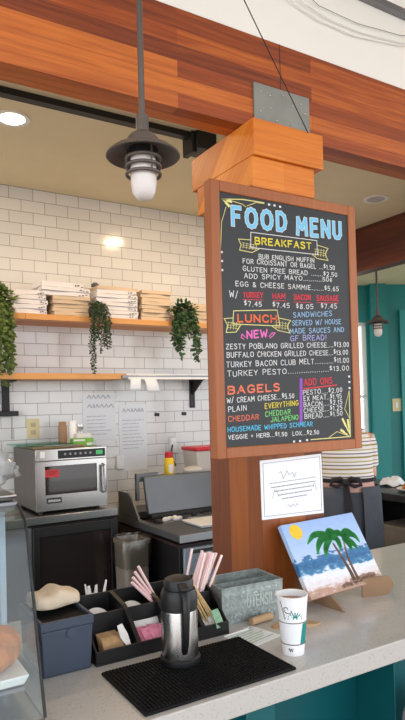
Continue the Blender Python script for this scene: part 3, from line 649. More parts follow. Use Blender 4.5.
packets('creamer_packet', 'white_packet', 0.03, 0.04, [(OX+0.335, OY+0.03, CT+0.03, 40, 0, 20), (OX+0.36, OY+0.025, CT+0.032, 50, 0, -30)], 'small white packet in front of the wooden stirring sticks', 'packet', 'small white packets')
packets('mint_packet', 'green_packet', 0.03, 0.05, [(OX+0.365, OY+0.012, CT+0.045, 62, 0, 16)], ['pale green packet in front of the wooden stirring sticks'], 'packet', None)
sp = MB().loft([[(-0.006,-0.03,0.0),(0.006,-0.03,0.0),(0.006,-0.03,0.002),(-0.006,-0.03,0.002)], [(-0.014,0.0,0),(0.014,0.0,0),(0.014,0.0,0.002),(-0.014,0.0,0.002)], [(-0.009,0.03,0.004),(0.009,0.03,0.004),(0.009,0.03,0.006),(-0.009,0.03,0.006)]]).build('white_spoon', 'white_plastic', smooth=False)
sp.location = (OX+0.088, OY+0.030, CT+0.050); sp.rotation_euler = (R(52), 0, R(24)); tag(sp, 'white plastic spoon head lying on the tan tea packets', 'spoon')
def lid(x, y, z, tilt, label):
    t = thing('cup_lid', label, 'lid', (x, y, z), group='white cup lids'); t.rotation_euler = (R(tilt), 0, 0)
    MB().lathe([(0.043,0),(0.045,0.002),(0.045,0.006),(0.042,0.008)], 32).build('rim', 'white_plastic', t)
    MB().lathe([(0.040,0.008),(0.037,0.016),(0.033,0.017),(0.030,0.013),(0.001,0.013)], 32).build('dome', 'white_plastic', t)
for k in range(3): lid(OX+0.060, OY+0.130+0.014*k, CT+0.048, 74, ['front white cup lid in the back row behind the tea packets', 'second white cup lid in the back row behind the tea packets', 'rear white cup lid in the back row behind the tea packets'][k])
for k in range(3): lid(OX+0.165, OY+0.130+0.014*k, CT+0.048, 74, ['front white cup lid in the back row behind the pink packets', 'second white cup lid in the back row behind the pink packets', 'rear white cup lid in the back row behind the pink packets'][k])
# straws and stirring sticks
st = MB().cyl((0,0,0), (0,0,0.205), 0.0042, n=8)
st = st.build('wrapped_straw', 'straw')
def straws(rows, label, group, first=[None]):
    for (b, t) in rows:
        b, t = Vector(b), Vector(t)
        o = st if first[0] is None else copy_thing(st)
        first[0] = 1
        o.location = b; o.rotation_mode = 'QUATERNION'; o.rotation_quaternion = (t-b).to_track_quat('Z', 'Y'); tag(o, label, 'straw', group)
Q = lambda x, y, z: (OX+x, OY+y, CT+z)
straws([(Q(0.292-0.003*i, 0.110+0.012*i, 0.012), Q(0.135+0.022*i, 0.112+0.010*i, 0.176-0.004*i)) for i in range(4)], 'pink wrapped straw leaning away from the steel flask', 'pink straws leaning by the flask')
rs = random.Random(5)
straws([(Q(0.326+0.009*(i%4), 0.110+0.018*(i//4), 0.012), Q(0.392+0.020*(i%4)+rs.uniform(-.010,.010), 0.115+0.020*(i//4)+rs.uniform(-.010,.010), 0.198+rs.uniform(-.016,.008))) for i in range(14)],
       'pink wrapped straw in the upright bunch before the prep table', 'bunch of pink straws')
sk = MB().box(-0.003, 0.003, -0.0009, 0.0009, 0, 0.150).build('stirring_stick', 'stick', smooth=False)
for i in range(16):
    o = sk if i == 0 else copy_thing(sk)
    b = Vector(Q(0.386-0.0062*(i%8), 0.022+0.014*(i//8)+rs.uniform(-.002,.002), 0.010)); t = b+Vector((-0.052+rs.uniform(-.012,.012), 0.062+rs.uniform(-.004,.004), 0.128))
    o.location = b; o.rotation_mode = 'QUATERNION'; o.rotation_quaternion = (t-b).to_track_quat('Z', 'Y'); tag(o, 'flat wooden stirring stick leaning in the organiser', 'stirring stick', 'wooden stirring sticks')

# slate bin with cloth, utensil cup
nb_ = thing('napkin_bin', 'slate blue plastic bin with dark recessed lid beside the pastry case', 'bin', (0.481, 1.55, CT))
MB().hexa([(-0.060,-0.085,0),(0.061,-0.085,0),(0.061,0.10,0),(-0.060,0.10,0)], [(-0.064,-0.090,0.112),(0.066,-0.090,0.112),(0.066,0.105,0.112),(-0.064,0.105,0.112)]).build('body', 'navy', nb_, bevel=0.004)
lm = MB(); 
for a in ((-0.066,0.068,-0.092,-0.082),(-0.066,0.068,0.097,0.107),(-0.066,-0.058,-0.082,0.097),(0.060,0.068,-0.082,0.097)): lm.box(a[0],a[1],a[2],a[3],0.112,0.134)
lm.build('lid_rim', 'navy', nb_, bevel=0.002)
MB().box(-0.058, 0.060, -0.082, 0.097, 0.112, 0.124).build('lid_recess', 'black_matte', nb_, smooth=False)
MB().lathe([(0.001,0),(0.010,0.001),(0.012,0.003)], 16, (0.01,-0.0905,0.10), True, Matrix.Rotation(R(90),3,'X')).build('latch', 'navy', nb_)
# folded cloth on the bin
def blob(n_u, n_v, fn):
    rings = []
    for i in range(1, n_u):
        a = math.pi*i/n_u; rings.append([fn(a, 2*math.pi*j/n_v) for j in range(n_v)])
    return rings
rc = random.Random(11)
def clothpt(a, b):
    x = -math.cos(a)*0.060; s = math.sin(a)**0.25
    y = s*0.046*math.copysign(abs(math.cos(b))**0.6, math.cos(b)); z = s*(0.026 if math.sin(b) > 0 else 0.008)*math.copysign(abs(math.sin(b))**0.4, math.sin(b))
    z += (0.004*math.sin(x*90+1)+0.003*(1-abs(x)/0.062)) if math.sin(b) > 0 else 0
    return (x, y+0.004*math.sin(x*60), z+0.009)
ct_ = MB().loft(blob(22, 20, clothpt)).build('folded_cloth', 'burlap', ang=80); ct_.location = (0.488, 1.592, CT+0.134); ct_.rotation_euler = (0,0,R(6)); ct_.scale = (1, 1.1, 1.15)
tag(ct_, 'beige folded cloth lying on the slate blue bin', 'cloth')
uc = thing('utensil_cup', 'white paper cup of wooden and plastic utensils behind the slate bin', 'cup', (0.640, 1.70, CT))
MB().lathe([(0.022,0),(0.026,0.10),(0.0275,0.102),(0.024,0.1)], 24).build('cup_wall', 'white_plastic', uc)
for i, (dx, dy, h, mt, lb) in enumerate(((-0.020,0.0,0.165,'white_plastic','white plastic knife nearest the bin in the utensil cup'),(-0.006,0.01,0.150,'white_plastic','white plastic knife in the middle of the utensil cup'),(0.004,-0.006,0.158,'white_plastic','white plastic spoon at the back of the utensil cup'),(0.034,0.0,0.170,'white_plastic','white plastic knife leaning farthest out of the utensil cup'))):
    k = MB().loft([[(-0.004,-0.001,0),(0.004,-0.001,0),(0.004,0.001,0),(-0.004,0.001,0)],[(-0.004,-0.001,h*.6),(0.004,-0.001,h*.6),(0.004,0.001,h*.6),(-0.004,0.001,h*.6)],[(-0.008,-0.001,h*.75),(0.008,-0.001,h*.75),(0.008,0.001,h*.75),(-0.008,0.001,h*.75)],[(-0.003,-0.001,h),(0.005,-0.001,h),(0.005,0.001,h),(-0.003,0.001,h)]]).build('plastic_utensil', mt, smooth=False)
    a = Vector((0.640+dx*0.3, 1.70+dy*0.4, CT+0.012)); b = Vector((0.640+dx*1.5, 1.70+dy*2, CT+0.012+h)); k.location = a; k.scale = (1, 1, 0.78)
    k.rotation_mode = 'QUATERNION'; k.rotation_quaternion = (b-a).to_track_quat('Z', 'Y'); tag(k, lb, 'utensil', 'utensils in the white cup')

# galvanised caddy
tn = thing('utensil_caddy', 'galvanised tin utensil caddy with embossed lettering against the post', 'caddy', (0.962, 1.512, CT), R(-4))
TW, TD, TH = 0.213, 0.142, 0.107
def wallq(mb, x0, x1, y0, y1, fl_=0.004, z1=TH): return mb.hexa([(x0,y0,0.002),(x1,y0,0.002),(x1,y1,0.002),(x0,y1,0.002)], [(x0,y0,z1),(x1,y0,z1),(x1,y1,z1),(x0,y1,z1)])
b_ = MB(); b_.box(0, TW, 0, TD, 0, 0.002); wallq(b_, 0, TW, 0, 0.0015); wallq(b_, 0, TW, TD-0.0015, TD); wallq(b_, 0, 0.0015, 0.0015, TD-0.0015); wallq(b_, TW-0.0015, TW, 0.0015, TD-0.0015)
b_.build('body', 'galv', tn, smooth=False)
MB().box(0.0015, TW-0.0015, TD*0.5-0.001, TD*0.5+0.001, 0.002, TH-0.004).build('divider', 'galv', tn, smooth=False)
MB().tube([(0,0,TH),(TW,0,TH),(TW,TD,TH),(0,TD,TH),(0,0,TH)], 0.0022, 8).build('rolled_rim', 'galv', tn)
mb = MB()
for pts in layout('UTENSILS', 0.085, 0.042, 0.195, 0.042, 0.032, 0.3): stroke(mb, pts, 0.0042, 0.0, 0.0012)
mb.build('embossed_lettering', 'galv_light', tn, smooth=False)
mb = MB(); rl = random.Random(4)
for k in range(60):
    x, z = rl.uniform(0.008, 0.205), rl.choice([rl.uniform(0.008, 0.030), rl.uniform(0.076, 0.092), rl.uniform(0.01, 0.09)])
    if 0.08 < x < 0.2 and 0.034 < z < 0.074: continue
    a = rl.uniform(0, 6.28); l = rl.uniform(0.008, 0.014); c_, s_ = math.cos(a), math.sin(a)
    poly = [(x-c_*l/2, z-s_*l/2), (x-s_*l*.22, z+c_*l*.22), (x+c_*l/2, z+s_*l/2), (x+s_*l*.22, z-c_*l*.22)]
    mb.loft([[(p[0], 0.0, p[1]) for p in poly], [(p[0], -0.001, p[1]) for p in poly]])
lv = mb.build('embossed_leaves', 'galv_light', tn, smooth=False); lv['kind'] = 'stuff'
sk2 = MB().box(-0.004, 0.004, -0.0012, 0.0012, 0, 0.115).build('wooden_stick', 'stick', smooth=False); sk2.location = (0.995, 1.625, CT+0.008); sk2.rotation_euler = (0, R(6), 0)
tag(sk2, 'short wooden stick standing inside the galvanised caddy', 'stick')

# coffee cup
cp = thing('coffee_cup', 'tall white paper coffee cup with sleeve and teal burst', 'coffee cup', (1.012, 1.252, CT))
CHh = 0.150; rb, rt = 0.0275, 0.0405
rad = lambda z: rb+(rt-rb)*z/CHh
MB().lathe([(rb,0),(rad(CHh),CHh),(rad(CHh)-0.0012,CHh),(rb-0.001,0.006)], 48, cap=False).lathe([(rb-0.001,0.004),(rb-0.001,0.006)], 48).build('cup_wall', 'paper', cp)
MB().tube([(rt*math.cos(a*math.pi/24), rt*math.sin(a*math.pi/24), CHh) for a in range(49)], 0.0017, 8).build('rim', 'white_plastic', cp)
MB().lathe([(rad(0.135)-0.0016,0.134),(rad(0.135)-0.0016,0.1345)], 40).build('coffee', 'coffee', cp)
sl = MB().lathe([(rad(0.028)+0.0008,0.028),(rad(0.088)+0.0012,0.088),(rad(0.088)+0.0002,0.088),(rad(0.028)+0.0002,0.028)], 48, cap=False).build('sleeve', 'paper_grey', cp)
vd = math.atan2(-1.252, -1.006)
def oncup(off): return lambda p, y: (math.cos(vd+p[0]/0.034)*(rad(p[1])+off-y), math.sin(vd+p[0]/0.034)*(rad(p[1])+off-y), p[1])
for z in (0.030, 0.086):
    MB().tube([((rad(z)+0.001)*math.cos(a*math.pi/24), (rad(z)+0.001)*math.sin(a*math.pi/24), z) for a in range(49)], 0.0012, 6).build('sleeve_line', 'cup_line', sl)
mb = MB(); f = oncup(0.0016); n = 8
for i in range(n):
    u0, u1 = 0.020+0.020*i/n, 0.020+0.020*(i+1)/n
    mb.hexa([f((u0+0.003*0,0.032),0), f((u1,0.032),0), f((u1,0.032),-0.0004), f((u0,0.032),-0.0004)], [f((u0+0.006,0.084),0), f((u1+0.006,0.084),0), f((u1+0.006,0.084),-0.0004), f((u0+0.006,0.084),-0.0004)])
mb.build('teal_patch', 'cup_teal', sl, smooth=False)
mb = MB(); f = oncup(0.0004)
for k in range(9):
    a = k*math.pi/8; mb_pts = [(0.006+0.004*math.cos(a), 0.097+0.004*math.sin(a)), (0.006+0.017*math.cos(a), 0.097+0.016*math.sin(a))]; stroke(mb, mb_pts, 0.0026, 0, -0.0004, to=f)
mb.build('teal_burst', 'cup_teal', cp, smooth=False)
mb = MB()
wave = [(-0.030+0.0015*math.sin(i*1.9)+0.0006*i, 0.140-0.0024*i) for i in range(20)]; stroke(mb, wave, 0.0016, 0, -0.0004, to=f)
loop = [(-0.018+0.007*math.cos(i*0.55)+0.0008*i, 0.122+0.006*math.sin(i*0.55)-0.0006*i) for i in range(14)]; stroke(mb, loop, 0.0018, 0, -0.0004, to=f)
stroke(mb, [(-0.030, 0.134), (-0.016, 0.112), (-0.004, 0.108)], 0.0016, 0, -0.0004, to=f)
stroke(mb, [(-0.014+0.0016*i, 0.016+0.005*math.sin(i*1.7)) for i in range(9)], 0.0016, 0, -0.0004, to=f)
mb.build('script_lettering', 'ink_dark', cp, smooth=False)

# papers and scraps on the counter
fy = thing('flyer', 'pale printed flyer lying on the counter before the tin caddy', 'flyer', (0.99, 1.405, CT), R(12))
MB().box(-0.058, 0.058, -0.058, 0.055, 0, 0.0008).build('sheet', 'paper_grey', fy, smooth=False)
mb = MB()
for i in range(7): mb.box(-0.050, 0.050-0.012*(i%3), 0.042-0.013*i, 0.046-0.013*i, 0.0008, 0.0011)
mb.build('green_print', 'green_packet', fy, smooth=False)
rw = MB().cyl((0,0,0), (0.080,0.008,0), 0.011, n=14).build('rolled_wrapper', 'kraft'); rw.location = (1.034, 1.470, CT+0.012); tag(rw, 'brown rolled paper wrapper lying before the tin caddy', 'wrapper')
for (x, y, a, s_, lb) in ((1.115, 1.425, 0.3, 0.9, 'crumpled brown paper scrap beside the flyer'), (1.165, 1.385, -0.4, 0.9, 'flat brown paper scrap behind the coffee cup')):
    mb = MB(); rp = random.Random(int(x*1000)); ring0 = []; ring1 = []
    for k in range(10):
        t = k*0.628; r_ = (0.042+rp.uniform(-.008,.008)); ring0.append((r_*math.cos(t)*1.15, r_*math.sin(t)*0.62, 0)); ring1.append((r_*math.cos(t)*1.1, r_*math.sin(t)*0.58, 0.003+rp.uniform(0,.007)))
    o = mb.loft([ring0, ring1]).build('paper_scrap', 'kraft', ang=60); o.location = (x, y, CT); o.rotation_euler = (0,0,a); o.scale = (s_, s_, s_); tag(o, lb, 'paper scrap')
ws = MB().cyl((-0.045,-0.004,0.003), (0.045,0.006,0.003), 0.0025, n=8).build('paper_stick', 'white_plastic'); ws.location = (0.962, 1.440, CT+0.0012); tag(ws, 'thin white stick lying across the near edge of the flyer', 'stick')

# painting on its cardboard easel
a_, l_ = R(4.747), R(31.6); PW, PH = 0.3476, 0.2464
pn = thing('beach_painting', 'painted canvas of two palm trees, sea and yellow sun on the counter', 'painting', (1.2415, 1.442, 0.963))
pn.matrix_world = Matrix.Translation((1.2415, 1.442, 0.963)) @ Matrix.Rotation(a_, 4, 'Z') @ Matrix.Rotation(-l_, 4, 'X')
def canvas_mat():
    mt, nt, p = new_mat('painted_canvas'); L = nt.links.new
    tc = N(nt, 'ShaderNodeTexCoord'); sx = N(nt, 'ShaderNodeSeparateXYZ'); L(tc.outputs['Object'], sx.inputs[0])
    nz = N(nt, 'ShaderNodeTexNoise'); nz.inputs['Scale'].default_value = 60; nz.inputs['Detail'].default_value = 5; mp = N(nt, 'ShaderNodeMapping'); mp.inputs['Scale'].default_value = (0.5, 1, 1.2); L(tc.outputs['Object'], mp.inputs[0]); L(mp.outputs[0], nz.inputs['Vector'])
    v = N(nt, 'ShaderNodeMath', operation='DIVIDE'); L(sx.outputs['Z'], v.inputs[0]); v.inputs[1].default_value = PH
    ad = N(nt, 'ShaderNodeMath', operation='MULTIPLY_ADD'); L(nz.outputs['Fac'], ad.inputs[0]); ad.inputs[1].default_value = 0.34
    s2 = N(nt, 'ShaderNodeMath', operation='SUBTRACT'); L(v.outputs[0], s2.inputs[0]); s2.inputs[1].default_value = 0.17; L(s2.outputs[0], ad.inputs[2])
    cr = N(nt, 'ShaderNodeValToRGB'); e = cr.color_ramp.elements; e[0].position = 0.0; e[0].color = srgb(176, 140, 122); e[1].position = 1.0; e[1].color = srgb(150, 178, 226)
    for pos, c in ((0.07,(186,150,132)),(0.13,(220,208,210)),(0.25,(226,230,240)),(0.29,(200,216,236)),(0.32,(70,130,172)),(0.40,(36,92,140)),(0.47,(58,118,166)),(0.50,(44,98,150)),(0.525,(176,198,230)),(0.8,(158,186,228))):
        k = e.new(pos); k.color = srgb(*c)
    L(ad.outputs[0], cr.inputs[0]); 
    n2 = N(nt, 'ShaderNodeTexNoise'); n2.inputs['Scale'].default_value = 120; L(mp.outputs[0], n2.inputs['Vector'])
    L(cr.outputs[0], p.inputs['Base Color']); p.inputs['Roughness'].default_value = 0.6
    b = N(nt, 'ShaderNodeBump'); b.inputs['Strength'].default_value = 0.3; b.inputs['Distance'].default_value = 0.001; L(n2.outputs['Fac'], b.inputs['Height']); L(b.outputs[0], p.inputs['Normal'])
    return mt
MB().box(0, PW, 0, 0.018, 0, PH).build('canvas', canvas_mat(), pn, bevel=0.002)
M['paint_yellow'] = mat('paint_yellow', (240, 190, 40), 0.6, var=0.1, scale=60); M['paint_green'] = mat('paint_green', (38, 150, 66), 0.6, var=0.25, scale=60); M['paint_trunk'] = mat('paint_trunk', (132, 104, 88), 0.7, var=0.2, scale=60)
mb = MB(); mb.loft([[(0.052+0.026*math.cos(t*math.pi/14), y, 0.2155+0.025*math.sin(t*math.pi/14)) for t in range(28)] for y in (0, -0.001)]).build('painted_sun', 'paint_yellow', pn, smooth=False)
def curve_pts(P, n=14):
    P = [Vector((p[0], p[1], 0)) for p in P]; P = [P[0]*2-P[1]]+P+[P[-1]*2-P[-2]]; out = []
    for i in range(1, len(P)-2):
        for k in range(n):
            t = k/n; a, b, c, d = P[i-1], P[i], P[i+1], P[i+2]
            q = 0.5*((2*b)+(c-a)*t+(2*a-5*b+4*c-d)*t*t+(3*b-a-3*c+d)*t**3); out.append((q.x, q.y))
    return out+[(P[-2].x, P[-2].y)]
def taper(mb, P, wf, th=0.0008):
    q = curve_pts(P, 5); n = len(q)-1
    for i in range(n): stroke(mb, q[i:i+2], wf((i+.5)/n), 0, th)
    return mb
for nm, P, w0, w1 in (('a', [(0.1913,0.152),(0.1993,0.1184),(0.2072,0.0808),(0.2119,0.0487),(0.2121,0.0242)], 0.008, 0.017), ('b', [(0.2420,0.1500),(0.2325,0.1176),(0.2290,0.0863),(0.2293,0.0499),(0.2327,0.02)], 0.006, 0.013)):
    taper(MB(), P, lambda t: w0+(w1-w0)*t, 0.0005).build('painted_trunk', 'paint_trunk', pn, smooth=False)
fw = lambda t: 0.020*math.sin(math.pi*min(1, 0.18+0.8*t))+0.002
for fronds in ([[(0.1975,0.1767),(0.1624,0.1914),(0.1198,0.1925),(0.0803,0.1698)],[(0.1902,0.1751),(0.1533,0.1762),(0.124,0.1581),(0.1037,0.132)],[(0.1921,0.172),(0.1684,0.16),(0.1479,0.1406),(0.1341,0.1179)],[(0.1975,0.1767),(0.2284,0.1851),(0.244,0.1789),(0.2488,0.1659)],[(0.1959,0.1742),(0.2143,0.1666),(0.2176,0.1475),(0.2118,0.1281)],[(0.185,0.178),(0.190,0.192),(0.205,0.196),(0.225,0.188)]],
               [[(0.2472,0.1633),(0.2801,0.1734),(0.3047,0.1638),(0.3153,0.1392)],[(0.2461,0.1616),(0.2672,0.1535),(0.2828,0.1369),(0.2932,0.1183)],[(0.2461,0.1616),(0.256,0.1506),(0.2621,0.1356),(0.2622,0.1197)],[(0.2483,0.166),(0.265,0.182),(0.285,0.183),(0.305,0.172)]]):
    mb = MB()
    for P in fronds: taper(mb, P, fw)
    mb.build('painted_fronds', 'paint_green', pn, smooth=False)
mb = MB(); rr = random.Random(2)
for k in range(16):
    x = 0.165+rr.uniform(0, 0.135); z = 0.022+rr.uniform(-0.006, 0.008); stroke(mb, [(x-.02, z-.004), (x, z), (x+.02, z-.004)], 0.012, 0, 0.0004)
M['paint_sand'] = mat('paint_sand', (158, 128, 112), 0.7, var=0.25, scale=90)
mb.build('painted_sand_mound', 'paint_sand', pn, smooth=False)
es = thing('cardboard_easel', 'brown cardboard easel propping up the beach painting', 'easel', (1.2415, 1.442, CT), a_)
dr = math.tan(l_)
MB().prism([(-0.03, 0.02), (-0.055, 0.0), (0.14, 0.0), (0.15, 0.16), (0.127, 0.16), (0.0275+0.022, 0.036), (-0.004, 0.036)], 'X', 0.085, 0.091).build('foot', 'cardboard', es, smooth=False)
fo_ = MB().prism([(-0.065, 0.0),(0.02, 0.0)]+[(0.018+0.030*math.cos(t), 0.034+0.030*math.sin(t)) for t in [R(d) for d in range(-75, 100, 15)]]+[(-0.065,0.060)], 'Y', -0.003, 0.003).build('side_flap', 'cardboard', es, smooth=False); fo_.location = (0.305, -0.016, 0); fo_.rotation_euler = (0,0,R(-24))

# ------------------------------------------------------------------ pastry case on the counter
pc = thing('pastry_case', 'curved glass pastry case standing on the counter beside the slate bin', 'display case', (0, 0, CT))
XL, XR = -0.42, 0.36
prof = [(1.245,0.02),(1.30,0.20),(1.346,0.352),(1.355,0.378),(1.372,0.402),(1.398,0.420),(1.43,0.428)]
MB().box(XL, XR, 1.235, 1.74, 0.0, 0.02).build('base', 'steel_h', pc, bevel=0.003)
o_ = [(y-0.003, z+0.001) for y, z in prof]; 
MB().prism(prof+o_[::-1], 'X', XL, XR-0.006).build('curved_glass', 'glass', pc)
MB().prism([(1.245,0.02)]+prof[1:]+[(1.735,0.43),(1.735,0.02)], 'X', XR-0.006, XR-0.001).build('end_glass', 'glass', pc, smooth=False)
MB().prism([(1.245,0.02)]+prof[1:]+[(1.735,0.43),(1.735,0.02)], 'X', XL+0.001, XL+0.006).build('end_glass', 'glass', pc, smooth=False)
MB().box(XL, XR, 1.43, 1.74, 0.425, 0.436).build('top_panel', 'steel_dark', pc, bevel=0.002)
MB().tube([(XR, y, z) for y, z in prof], 0.0032, 6).build('edge_trim', 'black_metal', pc)
for x in (XR-0.012, XL+0.012): MB().box(x-0.008, x+0.008, 1.72, 1.74, 0.02, 0.425).build('corner_post', 'steel_dark', pc, smooth=False)
MB().box(XR-0.050, XR-0.036, 1.395, 1.407, 0.02, 0.42).build('shelf_post', 'steel_blue', pc, bevel=0.002)
MB().box(XL+0.02, XR-0.02, 1.42, 1.70, 0.235, 0.243).build('upper_shelf', 'glass', pc, smooth=False)
MB().box(XL+0.02, XR-0.02, 1.32, 1.70, 0.052, 0.060).build('lower_shelf', 'steel_dark', pc, smooth=False)
MB().box(XL+0.02, XR-0.02, 1.728, 1.734, 0.02, 0.425).build('rear_door', 'dark_glass', pc, smooth=False)
ty = MB().hexa([(-0.17,-0.085,0),(0.10,-0.085,0),(0.10,0.085,0),(-0.17,0.085,0)], [(-0.18,-0.095,0.022),(0.11,-0.095,0.022),(0.11,0.095,0.022),(-0.18,0.095,0.022)]).build('pastry_tray', 'white_plastic', bevel=0.004)
ty.location = (0.238, 1.40, CT+0.066); tag(ty, 'white pastry tray on the lower shelf of the glass case', 'tray')
def croissant(loc, rz, sc_, label):
    rings = []; n = 26
    for i in range(n):
        t = -1+2*i/(n-1); a = t*1.25; r_ = 0.040*(1-abs(t)**2.2)+0.006; r_ *= 0.92+0.20*abs(math.sin(i*0.8))
        c_ = Vector((math.sin(a)*0.075, (1-math.cos(a))*0.075, r_*0.85)); tg = Vector((math.cos(a), math.sin(a), 0)); nn = Vector((-tg.y, tg.x, 0))
        rings.append([c_+nn*r_*math.cos(j*math.pi/8)+Vector((0,0,r_*0.85*math.sin(j*math.pi/8))) for j in range(16)])
    o = MB().loft(rings).build('croissant', 'crust', ang=70); o.location = loc; o.rotation_euler = (0,0,R(rz)); o.scale = (sc_,)*3
    tag(o, label, 'croissant', 'croissants on the tray'); return o
croissant((0.300, 1.385, CT+0.089), 75, 1.0, 'golden croissant at the near end of the white pastry tray')
croissant((0.17, 1.40, CT+0.089), 95, 0.95, 'golden croissant farther along the white pastry tray, against the first')
tr2 = MB().hexa([(-0.16,-0.10,0),(0.12,-0.10,0),(0.12,0.10,0),(-0.16,0.10,0)], [(-0.17,-0.11,0.016),(0.13,-0.11,0.016),(0.13,0.11,0.016),(-0.17,0.11,0.016)]).build('steel_tray', 'steel_h', bevel=0.005)
tr2.location = (0.232, 1.535, CT+0.436); tag(tr2, 'shallow steel tray on top of the glass pastry case', 'tray')
rk = random.Random(21); ph = [rk.uniform(0,6) for _ in range(6)]
def wrap(a, b):
    d = Vector((-math.cos(a), math.sin(a)*math.cos(b), math.sin(a)*math.sin(b))); r_ = 1+0.10*math.sin(d.x*9+ph[0]+d.z*5)+0.08*math.sin(d.y*14+ph[1])+0.06*math.sin(d.z*17+ph[2]+d.x*11)
    return (d.x*0.10*r_, d.y*0.07*r_, 0.060+max(-0.058, d.z*0.062*r_))
wp = MB().loft(blob(26, 28, wrap)).build('wrapped_loaf', mat('cling_film', (150, 150, 150), 0.2, var=0.3, scale=30, bump=0.8, bscale=40), ang=50)
wp.location = (0.275, 1.515, CT+0.452); tag(wp, 'loaf in crinkled clear plastic wrap on the steel tray', 'wrapped loaf')

# ------------------------------------------------------------------ kitchen shelves
s1 = thing('wall_shelf', 'long upper wooden shelf carrying folded shirts on the tiled wall', 'shelf', (0, 3.88, 2.11))
MB().box(0.98, 2.45, -0.27, 0, 0, 0.035).build('plank', 'shelf', s1, bevel=0.002)
s2 = thing('wall_shelf', 'lower wooden shelf on a black bracket under the shirts', 'shelf', (0, 3.88, 1.755))
MB().box(0.55, 1.615, -0.27, 0, 0, 0.036).build('plank', 'shelf', s2, bevel=0.002)
br_ = MB().box(0.893, 0.940, -0.012, 0, -0.195, 0).box(0.893, 0.940, -0.20, -0.012, -0.010, 0).build('bracket', 'black_metal', s2, bevel=0.001)
MB().box(0.78, 0.985, -0.05, -0.012, -0.215, -0.185).build('bracket_arm', 'black', s2, bevel=0.002)
MB().cyl((0.945,-0.03,-0.36), (0.948,-0.03,-0.2), 0.0035, n=8).build('hanging_rod', 'steel_dark', s2)
s3 = thing('steel_shelf', 'white edged steel shelf with ticket rail and black bracket', 'shelf', (0, 3.88, 1.755))
MB().box(1.62, 2.45, -0.27, 0, 0.012, 0.036).build('plank', 'white_plastic', s3, bevel=0.001)
MB().box(1.58, 2.42, -0.290, -0.272, 0.004, 0.024).build('ticket_rail', 'steel_dark', s3, bevel=0.002)
MB().box(1.62, 2.42, -0.296, -0.290, -0.002, 0.012).build('rail_lip', 'white_plastic', s3, smooth=False)
MB().box(2.235, 2.275, -0.012, 0, -0.195, 0.012).prism([(-0.012,0.010),(-0.16,0.010),(-0.16,0.0),(-0.012,-0.10)], 'X', 2.25, 2.262).box(2.235, 2.275, -0.16, -0.012, 0.0, 0.012).build('bracket', 'black_metal', s3, smooth=False)
def receipt(x, w_, h_, dx, label):
    r_ = [[(-w_/2,0,0),(w_/2,0,0),(w_/2,-0.001,0),(-w_/2,-0.001,0)]]
    for k in range(1, 6):
        t = k/5; y = -0.010*math.sin(t*2.6); r_.append([(-w_/2+dx*t,y,-h_*t),(w_/2+dx*t,y,-h_*t),(w_/2+dx*t,y-0.001,-h_*t),(-w_/2+dx*t,y-0.001,-h_*t)])
    o = MB().loft(r_).build('order_receipt', 'paper', ang=80); o.location = (x, 3.58, 1.757); tag(o, label, 'receipt', 'paper receipts on the ticket rail')
receipt(1.668, 0.072, 0.078, -0.01, 'shorter paper receipt hanging at the end of the ticket rail beside the wooden shelf')
receipt(1.770, 0.085, 0.090, 0.025, 'longer curling paper receipt on the ticket rail, second from the wooden shelf')

# folded shirts
def shirt_mesh(seed, mt, pr):
    rr = random.Random(seed); a = [rr.uniform(0, 6.28) for _ in range(8)]; mb = MB()
    for lay in (0,):
        nx, ny = 14, 10; z0 = 0; vs = []; fs = []
        for top in (1, 0):
            for j in range(ny+1):
                for i in range(nx+1):
                    u, v = -1+2*i/nx, -1+2*j/ny
                    e = 0.93+0.07*max(0, (1-abs(u)**6)*(1-abs(v)**6))**0.5
                    n_ = 0.045*math.sin(u*4+a[0+lay])*math.sin(v*3+a[2+lay])+0.03*math.sin(u*9+a[4]+lay)
                    z = 0.5+(0.49*e+n_*e*0.45 if top else -0.49*e+n_*e*0.45)
                    ux = u*(1+0.025*math.sin(v*3+a[6])); vy = v*(1+0.03*math.sin(u*3.3+a[7]+lay*2))
                    vs.append((ux*0.5*(1-0.03*((z-.5)*2)**2), vy*0.5*(1-0.05*((z-.5)*2)**2), z))
        K = (nx+1)*(ny+1)
        for j in range(ny):
            for i in range(nx):
                p = j*(nx+1)+i; fs.append((p, p+1, p+nx+2, p+nx+1)); fs.append((K+p, K+p+nx+1, K+p+nx+2, K+p+1))
        per = [(j*(nx+1)+i) for j, i in [(0, i) for i in range(nx)]+[(j, nx) for j in range(ny)]+[(ny, i) for i in range(nx, 0, -1)]+[(j, 0) for j in range(ny, 0, -1)]]
        for p, q in zip(per, per[1:]+per[:1]): fs.append((p, K+p, K+q, q))
        mb.add(vs, fs)
    o = mb.build('folded_shirt', mt, ang=40)
    if pr:
        g = MB()
        for k in range(3):
            x = 0.26+0.070*k+rr.uniform(-.01,.01); z = rr.uniform(0.25,0.75); g.box(x, x+rr.uniform(.02,.05), -0.512, -0.49, z-0.12, z+rr.uniform(0.02,0.16))
        for k in range(5): g.box(0.49, 0.508, -0.42+0.1*k, -0.36+0.1*k, rr.uniform(0.2,0.5), rr.uniform(0.55,0.75))
        go = g.build('dark_print', 'print', o, smooth=False); go['kind'] = 'stuff'
    return o
PR = {('w', k): shirt_mesh(40+k, 'cloth_white', True) for k in range(3)}
PR.update({('t', k): shirt_mesh(60+k, 'cloth_tan', False) for k in range(3)})
used = set(); rs2 = random.Random(12); ZS = 2.146
ORD = ['lowest', 'second', 'third', 'fourth', 'fifth', 'sixth', 'seventh', 'eighth', 'ninth']
